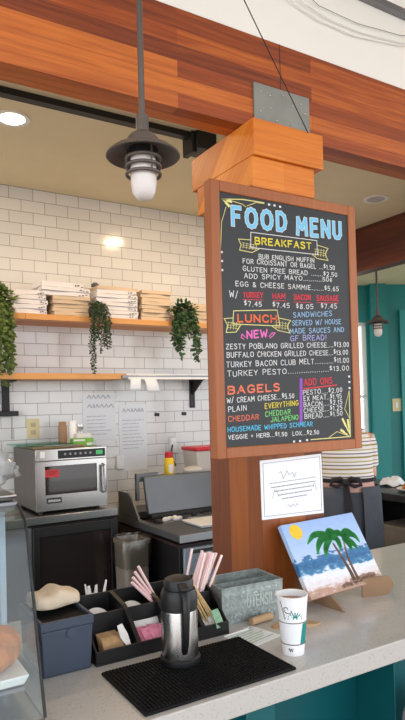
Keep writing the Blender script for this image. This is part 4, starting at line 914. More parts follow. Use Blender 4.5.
def stack(x0, x1, heights, kinds, label, group, y=3.725, dep=0.21, z=ZS, rz=0):
    n = len(heights)
    for i, (h, k) in enumerate(zip(heights, kinds)):
        key = (k, (i*2+len(label)) % 3); pr = PR[key]
        o = pr if key not in used else copy_thing(pr); used.add(key)
        o.location = ((x0+x1)/2+rs2.uniform(-.006,.006), y+rs2.uniform(-.006,.006), z+0.0005); o.rotation_euler = (0,0,rz+rs2.uniform(-.05,.05)); o.scale = ((x1-x0)*rs2.uniform(0.97,1.01), dep, h); z += h+0.0005
        od = 'topmost' if i == n-1 else ORD[i]+(' one' if False else '')
        tag(o, label.format(od), 'folded shirt', group)
    return z
stack(0.915, 1.120, [0.028]*5, 'wwwww', '{} white folded shirt in the stack beside the bushy trailing plant', 'white shirts beside the bushy plant')
zt = stack(1.150, 1.385, [0.0235]*5, 'ttttt', '{} tan folded shirt in the stack under the loose white shirts', 'tan shirts under loose white ones')
zt = stack(1.080, 1.390, [0.027, 0.024], 'ww', '{} flat white shirt lying over the tan stack', 'white shirts over the tan stack', z=zt, rz=0.03)
zt = stack(1.060, 1.350, [0.034], 'w', 'wide loose white shirt slanting over the flat ones, topmost of all', None, z=zt, rz=0.10)
stack(1.440, 1.725, [0.0255]*7+[0.022], 'wwwwwwwt', '{} folded shirt in the tall white stack beside the string plant', 'tall white stack of shirts')
stack(1.745, 1.965, [0.0245]*8, 'tttttttt', '{} tan folded shirt in the tall stack beside the ivy', 'tall tan stack of shirts')
stack(2.090, 2.300, [0.0265]*5, 'ttttt', '{} tan folded shirt in the stack beside the timber post behind the ivy', 'tan shirts behind the ivy')
tg_ = MB().lathe([(0.001,0),(0.026,0.002),(0.024,0.016),(0.012,0.026),(0.001,0.028)], 16).build('knitted_hat', 'print'); tg_.location = (1.455, 3.70, ZS+0.208); tag(tg_, 'small dark knitted hat on the tall white stack of shirts', 'hat')

# trailing plants
def leaf(mb, p, d, up, L_, w_):
    d = d.normalized(); s_ = d.cross(up); s_ = s_.normalized() if s_.length > 1e-4 else d.orthogonal().normalized(); n = s_.cross(d)
    q = [p, p+d*L_*.35+s_*w_*.5-n*L_*.05, p+d*L_*.7+s_*w_*.38, p+d*L_-n*L_*.12, p+d*L_*.7-s_*w_*.38, p+d*L_*.35-s_*w_*.5-n*L_*.05, p+d*L_*.45+n*L_*.06]
    mb.add(q, [(0,1,6),(1,2,6),(2,3,6),(3,4,6),(4,5,6),(5,0,6)])
def plant(loc, strands, mt, leaf_l, leaf_w, seed, label, step=0.018, crown=0.07, crown_n=60, pot_r=0.05, fx=0.0, spread=0.09, perstep=2):
    rr = random.Random(seed); t = thing('trailing_plant', label, 'plant', loc)
    MB().lathe([(pot_r*0.75,0),(pot_r,0.07),(pot_r*1.05,0.075),(pot_r*0.9,0.07),(pot_r*0.9,0.06)], 20).build('pot', 'terracotta', t)
    fo = MB(); sm = MB()
    for (a, ln, out) in strands:
        d = Vector((math.sin(a), -math.cos(a), 0)); p = Vector((0,0,0.07))+d*pot_r*0.6; pts = [p.copy()]; tt = 0
        v = d*out+Vector((0,0,0.5)); wob = rr.uniform(0,6.28)
        while tt < ln:
            v += Vector((0,0,-step*22*(0.5+out))); v.x *= 0.86; v.y *= 0.86
            p = p+v.normalized()*step+Vector((math.sin(tt*25+wob)*0.0022, math.cos(tt*21+wob)*0.0018, 0)); 
            if p.z < 0.0: p.y = min(p.y, -0.145+ -loc[1]+3.735) if False else p.y
            pts.append(p.copy()); tt += step
            for _ in range(perstep):
                ld = Vector((rr.uniform(-1,1), rr.uniform(-1,.5), rr.uniform(-1.0,.25))); leaf(fo, p+ld*0.004, ld, Vector((rr.uniform(-.4,.4), -1, rr.uniform(.2,1))), leaf_l*rr.uniform(.7,1.2), leaf_w*rr.uniform(.7,1.2))
        if len(pts) > 1: sm.tube(pts, 0.0013, 5)
    for _ in range(crown_n):
        ld = Vector((rr.gauss(0,1), rr.gauss(0,.8)-.3, abs(rr.gauss(.3,.7)))); ld.normalize(); p = Vector((0,0,0.065))+Vector((ld.x*crown*1.2, ld.y*crown*.8, ld.z*crown*.8))*rr.uniform(.4,1.0)
        leaf(fo, p, ld+Vector((rr.uniform(-.5,.5),rr.uniform(-.5,.5),rr.uniform(-.6,.3))), Vector((0,-.5,1)), leaf_l*rr.uniform(.8,1.3), leaf_w*rr.uniform(.8,1.3))
    f = fo.build('foliage', mt, t, smooth=False); s_ = sm.build('stems', 'stem', t); s_['kind'] = 'stuff'; f['kind'] = 'stuff'
    return t
r1 = random.Random(2)
plant((0.795, 3.70, 1.792), [(r1.uniform(-1.3,1.3), r1.uniform(0.05,0.16), r1.uniform(.5,1.2)) for _ in range(3)], 'leaf_a', 0.034, 0.026, 3, 'low leafy plant at the end of the lower wooden shelf', crown=0.05, crown_n=20)
plant((0.785, 3.60, 2.146), [(r1.uniform(-1.5,1.5), r1.uniform(0.18,0.44), r1.uniform(.4,1.6)) for _ in range(30)], 'leaf_a', 0.040, 0.030, 4, 'bushy olive green trailing plant beside the end of the upper shelf', crown=0.11, crown_n=150, pot_r=0.06)
struct_plate = MB().box(0.60, 0.979, -0.27, 0, 0, 0.034).build('shelf_end', 'shelf', s1, bevel=0.002)
plant((1.425, 3.600, 2.146), [(r1.uniform(-1.2,1.2), ln, r1.uniform(.5,.9)) for ln in (.18,.22,.26,.30,.20,.24,.34,.28,.42,.45,.25,.30,.22,.32)], 'leaf_b', 0.014, 0.012, 5, 'slim string plant hanging in fine strands from the upper shelf', step=0.012, crown=0.045, crown_n=90, pot_r=0.035, perstep=3)
plant((2.045, 3.600, 2.146), [(r1.uniform(-1.5,1.5), r1.uniform(0.12,0.36), r1.uniform(.5,1.8)) for _ in range(22)], 'leaf_c', 0.034, 0.022, 6, 'dark ivy trailing over the upper shelf close to the timber post', crown=0.085, crown_n=130, pot_r=0.05, step=0.02)

# ------------------------------------------------------------------ notices and fittings on the tiled wall
def sheet(x0, x1, z0, z1, label, seed, title):
    t = thing('laminated_notice', label, 'notice', ((x0+x1)/2, 3.879, (z0+z1)/2)); hw, hh = (x1-x0)/2, (z1-z0)/2
    MB().box(-hw, hw, -0.003, 0, -hh, hh).build('sheet', 'paper', t, smooth=False)
    mb = MB(); rr = random.Random(seed)
    for k in range(title):
        z = hh*0.80-0.062*k; u = -hw*0.7
        while u < hw*0.7:
            l = rr.uniform(.012,.03); stroke(mb, [(u, z), (u+l*.5, z+0.018), (u+l, z-.004)], 0.007, -0.003, 0.0005); u += l+.008
    for k in range(9):
        z = hh*0.80-0.062*title-0.024*k
        if z < -hh*0.85: break
        u = -hw*0.75; e = hw*rr.uniform(.3,.8)
        while u < e: l = rr.uniform(.015,.05); stroke(mb, [(u, z), (min(u+l,e), z+.001)], 0.0045, -0.003, 0.0005); u += l+.008
    wr_ = mb.build('printed_text', 'ink_pale', t, smooth=False)
    return t
sheet(1.415, 1.650, 1.36, 1.675, 'laminated notice with large heading on the tiles over the microwave', 5, 2)
sheet(1.672, 1.880, 1.14, 1.592, 'lower laminated notice on the tiles between microwave and prep table', 8, 1)
for x, lb in ((1.946, 'small black label on the tiles under the curling receipt'), (2.166, 'small black label on the tiles under the black shelf bracket')):
    o = MB().box(0, 0.040, -0.003, 0, -0.024, 0).build('black_label', 'black', bevel=0.001); o.location = (x, 3.88, 1.532); o.rotation_euler = (0, R(4), 0); tag(o, lb, 'label', 'small black labels on the tiles')
ou = thing('wall_outlet', 'ivory double power outlet on the tiles above the microwave', 'outlet', (1.085, 3.88, 1.455))
MB().box(-0.040, 0.040, -0.006, 0, -0.062, 0.062).build('plate', 'outlet', ou, bevel=0.002)
for z in (-0.024, 0.024): MB().box(-0.016, 0.016, -0.009, -0.006, z-0.014, z+0.014).build('socket', 'beige_board', ou, bevel=0.002)
dv = thing('wall_hook', 'white wall hook with a dark cable over the prep table', 'hook', (2.08, 3.88, 1.33))
MB().lathe([(0.028,0),(0.030,0.012),(0.022,0.03),(0.001,0.034)], 20, (0,0,0), True, Matrix.Rotation(R(90),3,'X')).build('cover', 'white_plastic', dv)
MB().box(-0.026, 0.026, -0.03, 0, -0.09, 0.0).build('housing', 'white_plastic', dv, bevel=0.01)
MB().tube([(-0.012,-0.03,-0.03),(-0.03,-0.045,-0.08),(-0.02,-0.05,-0.14),(0.0,-0.05,-0.18)], 0.007, 8).build('cable', 'print', dv)
cc = MB().box(-0.03, 0.03, -0.02, 0, -0.05, 0.05).build('white_dispenser', 'white_plastic', bevel=0.012); cc.location = (1.79-0.12, 3.88, 1.20); tag(cc, 'small white plastic cover on the tiles under the notices', 'cover')

# ------------------------------------------------------------------ undercounter cooler, microwave
co = thing('undercounter_cooler', 'dark glass door cooler with steel top under the microwave', 'cooler', (0, 0, 0))
MB().box(0.62, 1.385, 3.30, 3.87, 0.08, 0.945).build('body', 'black', co, bevel=0.004)
MB().box(0.60, 1.395, 3.285, 3.875, 0.952, 0.995).build('steel_top', 'steel', co, bevel=0.003)
dr_ = MB().box(0.90, 0.935, 3.265, 3.30, 0.12, 0.94).box(1.345, 1.385, 3.265, 3.30, 0.12, 0.94).box(0.935, 1.345, 3.265, 3.30, 0.885, 0.94).box(0.935, 1.345, 3.265, 3.30, 0.12, 0.18).build('door', 'navy_dark' if 'navy_dark' in M else 'black', co, bevel=0.003)
MB().box(0.935, 1.345, 3.278, 3.284, 0.18, 0.885).build('pane', 'dark_glass', dr_, smooth=False)
MB().box(0.62, 0.898, 3.28, 3.30, 0.12, 0.94).build('side_panel', 'steel_dark', co, smooth=False)
for x in (0.66, 1.34): MB().lathe([(0.02,0),(0.02,0.08)], 12, (x,3.36,0)).build('foot', 'black', co); MB().lathe([(0.02,0),(0.02,0.08)], 12, (x,3.80,0)).build('foot', 'black', co)
mw = thing('microwave_oven', 'steel commercial microwave with red door label on the cooler top', 'microwave', (0.948, 3.35, 0.995))
MB().box(0, 0.412, 0.02, 0.48, 0.014, 0.355).build('casing', 'casing', mw, bevel=0.003)
cpn = MB().box(0, 0.412, 0, 0.02, 0.292, 0.355).build('control_strip', 'steel', mw, bevel=0.002)
MB().box(0.125, 0.405, -0.003, 0, 0.300, 0.346).build('keypad', 'black', cpn, bevel=0.001)
mb = MB()
for k in range(6): mb.lathe([(0.007,0),(0.007,0.001)], 12, (0.165+0.03*k,-0.003,0.324), True, Matrix.Rotation(R(90),3,'X'))
mb.build('key_markings', 'ink', cpn, smooth=False)
MB().box(0.348, 0.388, -0.005, -0.003, 0.312, 0.336).build('display', emit_mat('green_display', (60, 150, 90), 0.5), cpn, smooth=False)
MB().box(0.024, 0.050, -0.004, 0, 0.308, 0.344).build('push_button', 'white_plastic', cpn, bevel=0.002)
dm = MB()
for a in ((0,0.050,0.016,0.288),(0.352,0.412,0.016,0.288),(0.050,0.352,0.262,0.288),(0.050,0.352,0.016,0.102)): dm.box(a[0],a[1],0,0.02,a[2],a[3])
door = dm.build('door', 'steel', mw, smooth=False)
MB().box(0.050, 0.352, 0.006, 0.02, 0.102, 0.262).build('window', 'dark_glass', door, smooth=False)
MB().tube([(0.388,0.0,0.25),(0.388,-0.03,0.245),(0.388,-0.032,0.17),(0.388,-0.03,0.10),(0.388,0,0.095)], 0.010, 10).build('handle', 'steel', door)
rl_ = MB().box(0.052, 0.130, 0.004, 0.0058, 0.200, 0.242).build('warning_label', 'red_label', door, smooth=False)
mb = MB()
for k in range(3): stroke(mb, [(0.060, 0.232-0.009*k), (0.118-0.01*k, 0.232-0.009*k)], 0.003, 0.004, 0.0004)
mb.build('label_text', 'ink_dark', rl_, smooth=False)
bd_ = MB().box(0.056, 0.140, -0.003, 0, 0.056, 0.086).build('badge', 'black', door, bevel=0.002)
mb = MB()
for pts in layout('AMANA', 0.064, 0.064, 0.132, 0.064, 0.013): stroke(mb, pts, 0.0026, -0.003, 0.0004)
mb.build('badge_lettering', 'chalk_white', bd_, smooth=False)
for x in (0.04, 0.37): MB().lathe([(0.016,0),(0.016,0.014)], 12, (x,0.06,0)).build('foot', 'black', mw); MB().lathe([(0.016,0),(0.016,0.014)], 12, (x,0.42,0)).build('foot', 'black', mw)
MT = 0.995+0.355
bo = MB().box(-0.16, 0.13, -0.19, 0.19, 0, 0.014).build('chopping_board', 'brown_board', bevel=0.004); bo.location = (1.115, 3.60, MT); tag(bo, 'brown board lying on top of the microwave', 'board')
gs = MB().box(-0.17, 0.14, -0.20, 0.20, 0, 0.006).build('glass_board', 'glass_green', bevel=0.001); gs.location = (1.07, 3.60, MT+0.0145); tag(gs, 'green edged glass sheet lying on the brown board', 'glass sheet')
gb = thing('green_box', 'small green and white carton on top of the microwave', 'carton', (1.275, 3.52, MT), R(-4))
MB().box(-0.062, 0.062, -0.035, 0.035, 0, 0.046).build('carton', 'green', gb, bevel=0.001)
MB().box(-0.058, 0.010, -0.0365, -0.035, 0.030, 0.041).box(0.02, 0.055, -0.0365, -0.035, 0.004, 0.020).build('pale_print', 'white_packet', gb, smooth=False)
wb_ = MB().box(-0.045, 0.045, -0.03, 0.03, 0, 0.07).build('white_carton', 'white_packet', bevel=0.002); wb_.location = (1.318, 3.62, MT); tag(wb_, 'white carton standing behind the green carton', 'carton')
for x, h, mt, lb in ((1.225, 0.145, 'brown_board', 'brown canister on the microwave behind the green carton'), (1.288, 0.150, 'white_plastic', 'slim white canister on the microwave between brown canister and notice'), (1.335, 0.125, 'steel', 'steel canister on the microwave under the wall notice')):
    o = MB().lathe([(0.026,0),(0.027,h*0.8),(0.024,h*0.84),(0.024,h),(0.001,h)], 24).build('canister', mt); o.location = (x, 3.72, MT); tag(o, lb, 'canister')

# waste bin between cooler and prep table
wb = thing('waste_bin', 'grey waste bin with clear liner between cooler and prep table', 'bin', (1.405, 3.125, 0.0))
def rrect(hx, hy, z, jit=0.0, rj=random.Random(9)):
    out = []
    for k in range(40):
        t = 2*math.pi*k/40; c_, s_ = math.cos(t), math.sin(t); q = (abs(c_)**6+abs(s_)**6)**(-1/6)
        out.append((hx*c_*q+rj.uniform(-jit,jit), hy*s_*q+rj.uniform(-jit,jit), z+rj.uniform(-jit,jit)))
    return out
MB().loft([rrect(0.060,0.066,0), rrect(0.078,0.085,0.82), rrect(0.084,0.091,0.825), rrect(0.084,0.091,0.845), rrect(0.074,0.081,0.845), rrect(0.070,0.076,0.62), rrect(0.062,0.068,0.30)]).build('bin_body', 'bin', wb, ang=50)
MB().loft([rrect(0.083,0.089,0.70,0.003), rrect(0.090,0.097,0.78,0.003), rrect(0.090,0.097,0.848,0.004), rrect(0.080,0.087,0.862,0.005), rrect(0.070,0.076,0.845,0.003), rrect(0.066,0.072,0.64,0.004)], cap=False).build('liner', 'liner', wb, ang=80)
lb_ = MB().box(-0.06, 0.06, -0.009, 0.009, 0, 0.40).build('cutting_board', 'beige_board', bevel=0.004); lb_.location = (1.455, 3.70, 0.62); lb_.rotation_euler = (R(-6), 0, 0)
hk = MB().box(1.392, 1.515, 3.62, 3.86, 0.0, 0.615).build('storage_crate', 'black', bevel=0.004); tag(hk, 'dark crate in the gap between cooler and prep table', 'crate')
tag(lb_, 'beige cutting board standing in the gap beside the cooler', 'cutting board')

# ------------------------------------------------------------------ refrigerated prep table
pt = thing('prep_table', 'stainless sandwich prep table with raised hood against the tiled wall', 'prep table', (1.53, 2.785, 0))
PX = 0.78
MB().box(0, PX, 0.02, 0.80, 0.10, 0.835).build('cabinet', 'black', pt, bevel=0.003)
MB().box(-0.006, PX, 0.0, 0.36, 0.862, 0.90).build('worktop', 'hood_steel', pt, bevel=0.003)
MB().box(-0.006, 0.04, 0.36, 1.06, 0.862, 0.90).box(PX-0.04, PX, 0.36, 1.06, 0.862, 0.90).box(0.04, PX-0.04, 0.80, 1.06, 0.862, 0.90).build('surround', 'hood_steel', pt, smooth=False)
MB().box(0, PX, 0.80, 1.06, 0.10, 0.86).build('rear_housing', 'black', pt, smooth=False)
MB().box(0.0, PX, 0.02, 0.80, 0.835, 0.845).build('well_floor', 'dark_interior', pt, smooth=False)
MB().box(-0.006, PX, -0.006, 0.0, 0.862, 0.90).build('front_edge', 'edge_steel', pt, smooth=False)
for x0, x1 in ((0.02, 0.385), (0.395, 0.76)):
    d_ = MB().box(x0, x1, -0.002, 0.02, 0.13, 0.828).build('door', 'steel_blue', pt, bevel=0.003)
    MB().box(x0+0.04, x1-0.04, -0.010, -0.002, 0.800, 0.822).build('handle', 'steel', d_, bevel=0.002)
for x in (0.05, 0.72): MB().lathe([(0.025,0),(0.025,0.10)], 12, (x,0.08,0)).build('foot', 'steel_dark', pt); MB().lathe([(0.025,0),(0.025,0.10)], 12, (x,0.98,0)).build('foot', 'steel_dark', pt)
# open hood: leaning panel, side cheek, ledge
MB().hexa([(0.085,0.545,0.925),(PX,0.545,0.925),(PX,0.575,0.925),(0.085,0.575,0.925)], [(0.085,0.60,1.145),(PX,0.60,1.145),(PX,0.63,1.145),(0.085,0.63,1.145)]).build('hood_panel', 'hood_steel', pt, bevel=0.006)
MB().box(0.085, PX, 0.50, 0.56, 0.902, 0.928).build('hood_lip', 'black', pt, bevel=0.004)
MB().prism([(0.50,0.90),(0.80,0.90),(0.80,1.05),(0.66,1.05),(0.60,1.02)], 'X', 0.0, 0.012).build('side_cheek', 'hood_steel', pt, smooth=False)
MB().prism([(0.50,0.90),(0.80,0.90),(0.80,1.05),(0.66,1.05),(0.60,1.02)], 'X', PX-0.012, PX).build('side_cheek', 'hood_steel', pt, smooth=False)
MB().box(0.30, PX, 0.66, 0.915, 0.902, 1.115).build('rear_ledge', 'hood_steel', pt, bevel=0.003)
MB().box(0.05, 0.20, 0.632, 0.66, 1.115, 1.165).box(0.05, 0.07, 0.632, 0.66, 1.0, 1.115).build('hood_bracket', 'hood_steel', pt, bevel=0.003)
for i, (x, mt, lb) in enumerate(((0.10,'white_packet','steel food pan of white filling nearest the waste bin'),(0.26,'steel_h','covered steel food pan, second from the waste bin'),(0.42,'steel_h','covered steel food pan, third from the waste bin'))):
    t = thing('food_pan', lb, 'food pan', (1.53+x, 2.785+0.375, 0.845), group='food pans in the prep table')
    MB().box(0, 0.15, 0, 0.115, 0, 0.058).build('pan', 'steel_dark', t, bevel=0.003)
    if mt == 'white_packet':
        mb = MB(); rr = random.Random(3)
        for k in range(9): mb.lathe([(0.016,0),(0.018,0.010),(0.001,0.018)], 8, (0.03+0.012*k, rr.uniform(.03,.09), 0.058))
        f_ = mb.build('filling', mt, t); f_['kind'] = 'stuff'
    else:
        MB().box(0.004, 0.146, 0.004, 0.111, 0.058, 0.064).build('pan_lid', mt, t, bevel=0.003); MB().box(0.06, 0.09, 0.045, 0.07, 0.064, 0.078).build('lid_grip', 'black', t, bevel=0.003)
ttr = MB().hexa([(-0.13,-0.10,0),(0.13,-0.10,0),(0.13,0.10,0),(-0.13,0.10,0)], [(-0.145,-0.115,0.018),(0.145,-0.115,0.018),(0.145,0.115,0.018),(-0.145,0.115,0.018)]).build('white_tray', 'white_plastic', bevel=0.004); ttr.location = (1.845, 2.975, 0.901); tag(ttr, 'shallow white tray on the prep table beside the timber post', 'tray')
LZ = 1.115
bt = thing('spice_bottle', 'yellow shaker bottle with red cap on the prep table ledge', 'bottle', (1.905, 3.60, LZ))
MB().lathe([(0.033,0),(0.034,0.004),(0.034,0.105),(0.026,0.120)], 28).build('body', 'yellow', bt)
MB().lathe([(0.027,0.118),(0.028,0.150),(0.024,0.156),(0.001,0.157)], 28).build('cap', 'red', bt)
va = math.atan2(-3.60, -1.905)
lab = MB(); nA = 10
for i in range(nA):
    a0, a1 = va-0.1+1.0*i/nA, va-0.1+1.0*(i+1)/nA; f_ = lambda a, r_, z: (r_*math.cos(a), r_*math.sin(a), z)
    lab.hexa([f_(a0,.0342,.02),f_(a1,.0342,.02),f_(a1,.0347,.02),f_(a0,.0347,.02)], [f_(a0,.0342,.075),f_(a1,.0342,.075),f_(a1,.0347,.075),f_(a0,.0347,.075)])
lab.build('paper_label', 'white_packet', bt)
rb_ = thing('lidded_tub', 'cloudy plastic tub with red lid on the ledge against the post', 'tub', (2.18, 3.60, LZ))
MB().hexa([(-0.105,-0.09,0),(0.105,-0.09,0),(0.105,0.09,0),(-0.105,0.09,0)], [(-0.118,-0.10,0.155),(0.118,-0.10,0.155),(0.118,0.10,0.155),(-0.118,0.10,0.155)]).build('tub', 'clear_plastic', rb_, bevel=0.008)
MB().box(-0.124, 0.124, -0.106, 0.106, 0.155, 0.180).build('lid', 'red', rb_, bevel=0.006)
cr_ = MB().loft(blob(14, 18, lambda a, b: (-math.cos(a)*0.07, math.sin(a)*math.cos(b)*0.05, 0.03+max(-0.03, math.sin(a)*math.sin(b)*0.03)))).build('wrapped_bread', 'clear_plastic'); cr_.location = (2.045, 3.53, LZ); tag(cr_, 'pale wrapped bread roll lying on the ledge between bottle and tub', 'bread roll')

# ------------------------------------------------------------------ dark side counter with a plate of food
dk = thing('side_counter', 'dark topped side counter with open shelf before the teal wall', 'counter', (0, 0, 0))
MB().box(3.15, 3.69, 1.95, 3.55, 0.905, 0.955).build('worktop', 'dark_wood', dk, bevel=0.004)
MB().box(3.20, 3.66, 2.0, 3.5, 0.0, 0.08).box(3.62, 3.66, 2.0, 3.5, 0.08, 0.90).box(3.20, 3.62, 2.0, 2.03, 0.08, 0.90).box(3.20, 3.62, 3.47, 3.50, 0.08, 0.90).build('carcass', 'black', dk, smooth=False)
MB().box(3.21, 3.62, 2.03, 3.47, 0.55, 0.57).build('shelf', 'black', dk, smooth=False)
cb = MB().box(-0.16, 0.16, -0.20, 0.20, 0, 0.15).build('storage_box', 'cardboard', bevel=0.004); cb.location = (3.40, 2.85, 0.571); cb.data.materials[0] = M['bin']; tag(cb, 'grey brown box on the open shelf of the dark side counter', 'box')
pl_ = MB().lathe([(0.09,0),(0.10,0.002),(0.155,0.016),(0.150,0.018),(0.09,0.006),(0.001,0.006)], 36).build('plate', 'white_plastic'); pl_.location = (3.40, 2.80, 0.956); tag(pl_, 'white plate of pastries on the dark side counter', 'plate')
for i, (x, y, rz) in enumerate(((3.355, 2.76, 20), (3.44, 2.80, 70), (3.37, 2.86, 130))):
    o = copy_thing(bpy.data.objects['croissant']); o.location = (x, y, 0.966); o.rotation_euler = (0,0,R(rz)); o.scale = (0.62,)*3
    tag(o, ['nearest small pastry on the plate upon the dark counter', 'pastry at the far side of the plate upon the dark counter', 'third pastry on the plate upon the dark counter, nearest the person'][i], 'pastry', 'pastries on the plate')
mb = MB(); rr = random.Random(8); g0 = []
rings = [[(0.085*math.cos(t)*f+rr.uniform(-.012,.012), 0.085*math.sin(t)*f+rr.uniform(-.012,.012), h+rr.uniform(-.01,.012)) for t in [k*math.pi/9 for k in range(18)]] for f, h in ((1.0,0.012),(0.8,0.05),(0.45,0.06),(0.15,0.045))]
np_ = mb.loft(rings).build('crumpled_napkin', 'paper', ang=20); np_.location = (3.46, 3.10, 0.956); tag(np_, 'crumpled white paper napkin behind the plate of pastries', 'napkin')

# grey bag hanging under the counter front
bgx = thing('canvas_bag', 'grey canvas bag hanging by a dark strap below the counter edge', 'bag', (1.375, 1.118, 0.655))
MB().loft([[(0.11*math.cos(t)*f, 0.05*math.sin(t)*f2, z) for t in [k*math.pi/12 for k in range(24)]] for f, f2, z in ((0.85,0.8,-0.22),(1.0,1.1,-0.19),(1.05,1.15,-0.05),(0.95,0.9,0.08),(0.75,0.5,0.13))]).build('bag_body', 'bag_grey', bgx, ang=60)
MB().tube([(-0.06,0,0.12),(-0.05,0.02,0.20),(-0.02,0.05,0.21)], 0.010, 8).build('strap', 'black', bgx); MB().tube([(0.06,0,0.12),(0.03,0.02,0.20),(-0.02,0.05,0.21)], 0.010, 8).build('strap', 'black', bgx)

# ------------------------------------------------------------------ person with their back to the counter
pe = thing('person', 'person in striped shirt and charcoal apron seen from behind past the board', 'person', (2.622, 2.712, 0), R(-42))
# local frame: +y is the way the person faces
sk_v = {}; verts = []; rad_ = []; edges = []
def jv(n, p, r_, par=None):
    sk_v[n] = len(verts); verts.append(p); rad_.append(r_)
    if par: edges.append((sk_v[par], sk_v[n]))
jv('pelvis',(0,0,0.93),(0.150,0.105)); jv('waist',(0,0.01,1.05),(0.130,0.095),'pelvis'); jv('chest',(0,0.0,1.24),(0.150,0.105),'waist'); jv('upper',(0,-0.01,1.36),(0.125,0.085),'chest'); jv('neck',(0,0.0,1.44),(0.050,0.050),'upper'); jv('skull0',(0,0.02,1.51),(0.062,0.066),'neck'); jv('skull1',(0,0.025,1.585),(0.074,0.086),'skull0'); jv('skull2',(0,0.015,1.645),(0.055,0.066),'skull1')
for s, n in ((-1,'l'),(1,'r')):
    jv('sh'+n,(s*0.128,0.0,1.345),(0.050,0.050),'upper'); jv('el'+n,(s*0.158,0.085,1.11),(0.040,0.040),'sh'+n); jv('wr'+n,(s*0.13,0.30,1.08),(0.026,0.026),'el'+n)
    jv('pa'+n,(s*0.115,0.375,1.075),(0.030,0.018),'wr'+n)
    for k in range(4):
        jv('f%d%s' % (k,n),(s*(0.100+0.016*k-0.012),0.418,1.070+0.004*k),(0.009,0.009),'pa'+n); jv('g%d%s' % (k,n),(s*(0.100+0.016*k-0.014),0.445-0.004*abs(k-1.5),1.048),(0.0075,0.0075),'f%d%s' % (k,n))
    jv('t0'+n,(s*0.078,0.362,1.085),(0.010,0.010),'pa'+n); jv('t1'+n,(s*0.062,0.39,1.08),(0.008,0.008),'t0'+n)
    jv('hip'+n,(s*0.088,0.0,0.84),(0.088,0.092),'pelvis'); jv('kn'+n,(s*0.095,0.012,0.48),(0.058,0.060),'hip'+n); jv('an'+n,(s*0.095,-0.01,0.09),(0.038,0.040),'kn'+n); jv('to'+n,(s*0.105,0.12,0.035),(0.038,0.026),'an'+n)
me = bpy.data.meshes.new('body'); me.from_pydata(verts, edges, []); me.materials.append(M['skin'])
body = bpy.data.objects.new('body', me); C.objects.link(body); body.parent = pe
sm_ = body.modifiers.new('skin', 'SKIN'); sm_.use_smooth_shade = True
sd = me.skin_vertices[0].data
for i, r_ in enumerate(rad_): sd[i].radius = r_; sd[i].use_root = (i == 0)
sb_ = body.modifiers.new('sub', 'SUBSURF'); sb_.levels = 1; sb_.render_levels = 2
def ell(z, a, b, cy=0.0, n=36, cx=0.0): return [(cx+a*math.cos(2*math.pi*k/n), cy+b*math.sin(2*math.pi*k/n), z) for k in range(n)]
MB().loft([ell(1.10,0.166,0.130),ell(1.12,0.172,0.134),ell(1.17,0.166,0.130),ell(1.24,0.166,0.130,-0.005),ell(1.30,0.166,0.128,-0.01),ell(1.36,0.156,0.115,-0.01),ell(1.40,0.125,0.095,-0.005),ell(1.435,0.078,0.075,0.0),ell(1.445,0.068,0.066,0.0)], cap=False).build('shirt', 'shirt', pe, ang=80)
for s in (-1, 1):
    ax = [Vector((s*0.118,0.0,1.36)), Vector((s*0.136,0.02,1.30)), Vector((s*0.146,0.045,1.24)), Vector((s*0.152,0.062,1.19))]
    MB().tube(ax, [0.062,0.062,0.056,0.053], 18).build('sleeve', 'shirt', pe, ang=60)
mb = MB().loft([ell(1.055,0.172,0.128),ell(0.98,0.182,0.138),ell(0.90,0.192,0.145),ell(0.80,0.188,0.138)], cap=False); mb.build('trousers_seat', 'apron', pe, ang=80)
MB().loft([ell(1.045,0.176,0.134),ell(1.075,0.172,0.134),ell(1.105,0.166,0.129)], cap=False).build('waistband', 'waistband', pe, ang=80)
for s in (-1, 1): MB().tube([(s*0.09,0,0.84),(s*0.095,0.01,0.48),(s*0.098,-0.008,0.06)], [0.100,0.078,0.062], 18).build('trouser_leg', 'apron', pe, ang=80)
for s in (-1, 1): MB().loft([[(s*0.102+0.046*math.cos(t)*f, 0.045+0.125*math.sin(t)*f, z) for t in [k*math.pi/10 for k in range(20)]] for f, z in ((1.0,0.001),(1.03,0.03),(0.92,0.06),(0.55,0.09))]).build('shoe', 'black', pe)
# apron skirt wrapping round, open behind: two overlapping flaps
def flap(t0, t1, r_, z0, z1):
    ri = []
    for k in range(13):
        t = t0+(t1-t0)*k/12; wv = 0.006*math.sin(t*9)
        f_ = lambda z, g: (0.204*g*math.cos(t)*(1+r_), (0.158*g)*math.sin(t)*(1+r_)+0.0, z)
        o_ = [f_(z1,0.93), f_(z1-0.06,1.0), f_((z0+z1)/2,1.04+wv), f_(z0,1.06+wv*2)]; i_ = [(x*0.975, y*0.975, z) for x, y, z in o_]
        ri.append(o_+i_[::-1])
    return MB().loft(ri)
flap(R(-62), R(95), 0.03, 0.52, 1.075).build('apron_flap', 'apron', pe, ang=80)
flap(R(85), R(270), 0.055, 0.52, 1.075).build('apron_flap', 'apron', pe, ang=80)
MB().loft([[(0.184*math.cos(t)*f, 0.140*math.sin(t)*f, z) for t in [2*math.pi*k/36 for k in range(36)]] for f, z in ((0.97,1.100),(0.99,1.104),(0.99,1.120),(0.97,1.124))], cap=False).build('waist_tie', 'apron_tie', pe)
bw = MB(); yb = -0.150; zb = 0.032
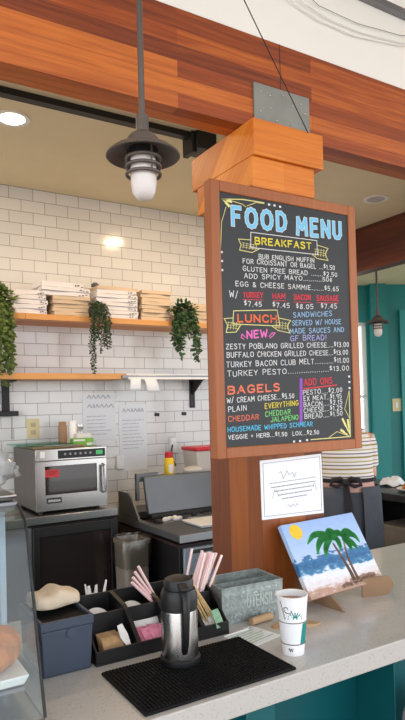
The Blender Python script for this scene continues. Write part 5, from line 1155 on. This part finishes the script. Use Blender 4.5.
for s in (-1, 1):
    bw.tube([(0,yb,1.075+zb),(s*0.03,yb-0.016,1.10+zb),(s*0.075,yb-0.012,1.090+zb),(s*0.085,yb-0.010,1.06+zb),(s*0.05,yb-0.016,1.052+zb),(0,yb,1.072+zb)], [0.008,0.012,0.013,0.012,0.011,0.008], 8)
bw.tube([(-0.014,yb-0.004,1.075+zb),(0.014,yb-0.012,1.075+zb)], 0.018, 10); bw.build('bow', 'apron_tie', pe)
for s, l_e in ((-1, 0.72), (1, 0.80)):
    MB().loft([[(s*w0+dx-0.011,yb-0.006+dy,z),(s*w0+dx+0.011,yb-0.006+dy,z),(s*w0+dx+0.011,yb-0.002+dy,z),(s*w0+dx-0.011,yb-0.002+dy,z)] for w0, dx, dy, z in ((0.004,0,0,1.072+zb),(0.014,0.010,-0.020,0.98),(0.014,0.020,-0.030,0.86),(0.020,0.024,-0.034,l_e))]).build('tie_end', 'apron_tie', pe, ang=60)
hp_ = MB(); hp_.loft([[(f*0.084*math.cos(2*math.pi*k/28), 0.008+f*0.098*math.sin(2*math.pi*k/28)-(0.016), z) for k in range(28)] for f, z in ((0.55,1.44),(0.85,1.49),(1.0,1.56),(1.02,1.62),(0.92,1.672),(0.62,1.705),(0.2,1.715))]); hp_.build('hair', 'hair', pe, ang=80)
MB().lathe([(0.001,-0.03),(0.026,-0.015),(0.03,0.0),(0.022,0.02),(0.001,0.028)], 16, (0,-0.118,1.60)).build('hair_bun', 'hair', pe)
for s in (-1, 1):
    MB().lathe([(0.001,0),(0.010,0.002),(0.011,0.006),(0.001,0.008)], 14, (s*0.030,0.106,1.585), True, Matrix.Rotation(R(-90),3,'X')).build('eye', 'white_plastic', pe)
    MB().loft(blob(8, 12, lambda a, b: (s*0.086+0.008*math.cos(a), 0.018+0.018*math.sin(a)*math.cos(b), 1.575+0.030*math.sin(a)*math.sin(b)))).build('ear', 'skin', pe)
MB().loft([[(0.008*math.cos(t), 0.112+d_+0.006*math.sin(t), z) for t in [k*math.pi/4 for k in range(8)]] for d_, z in ((0.0,1.590),(0.010,1.565),(0.016,1.548),(0.004,1.540))]).build('nose', 'skin', pe)
MB().tube([(-0.022,0.104,1.518),(0,0.112,1.516),(0.022,0.104,1.518)], [0.003,0.006,0.003], 8).build('mouth', 'red_label', pe)
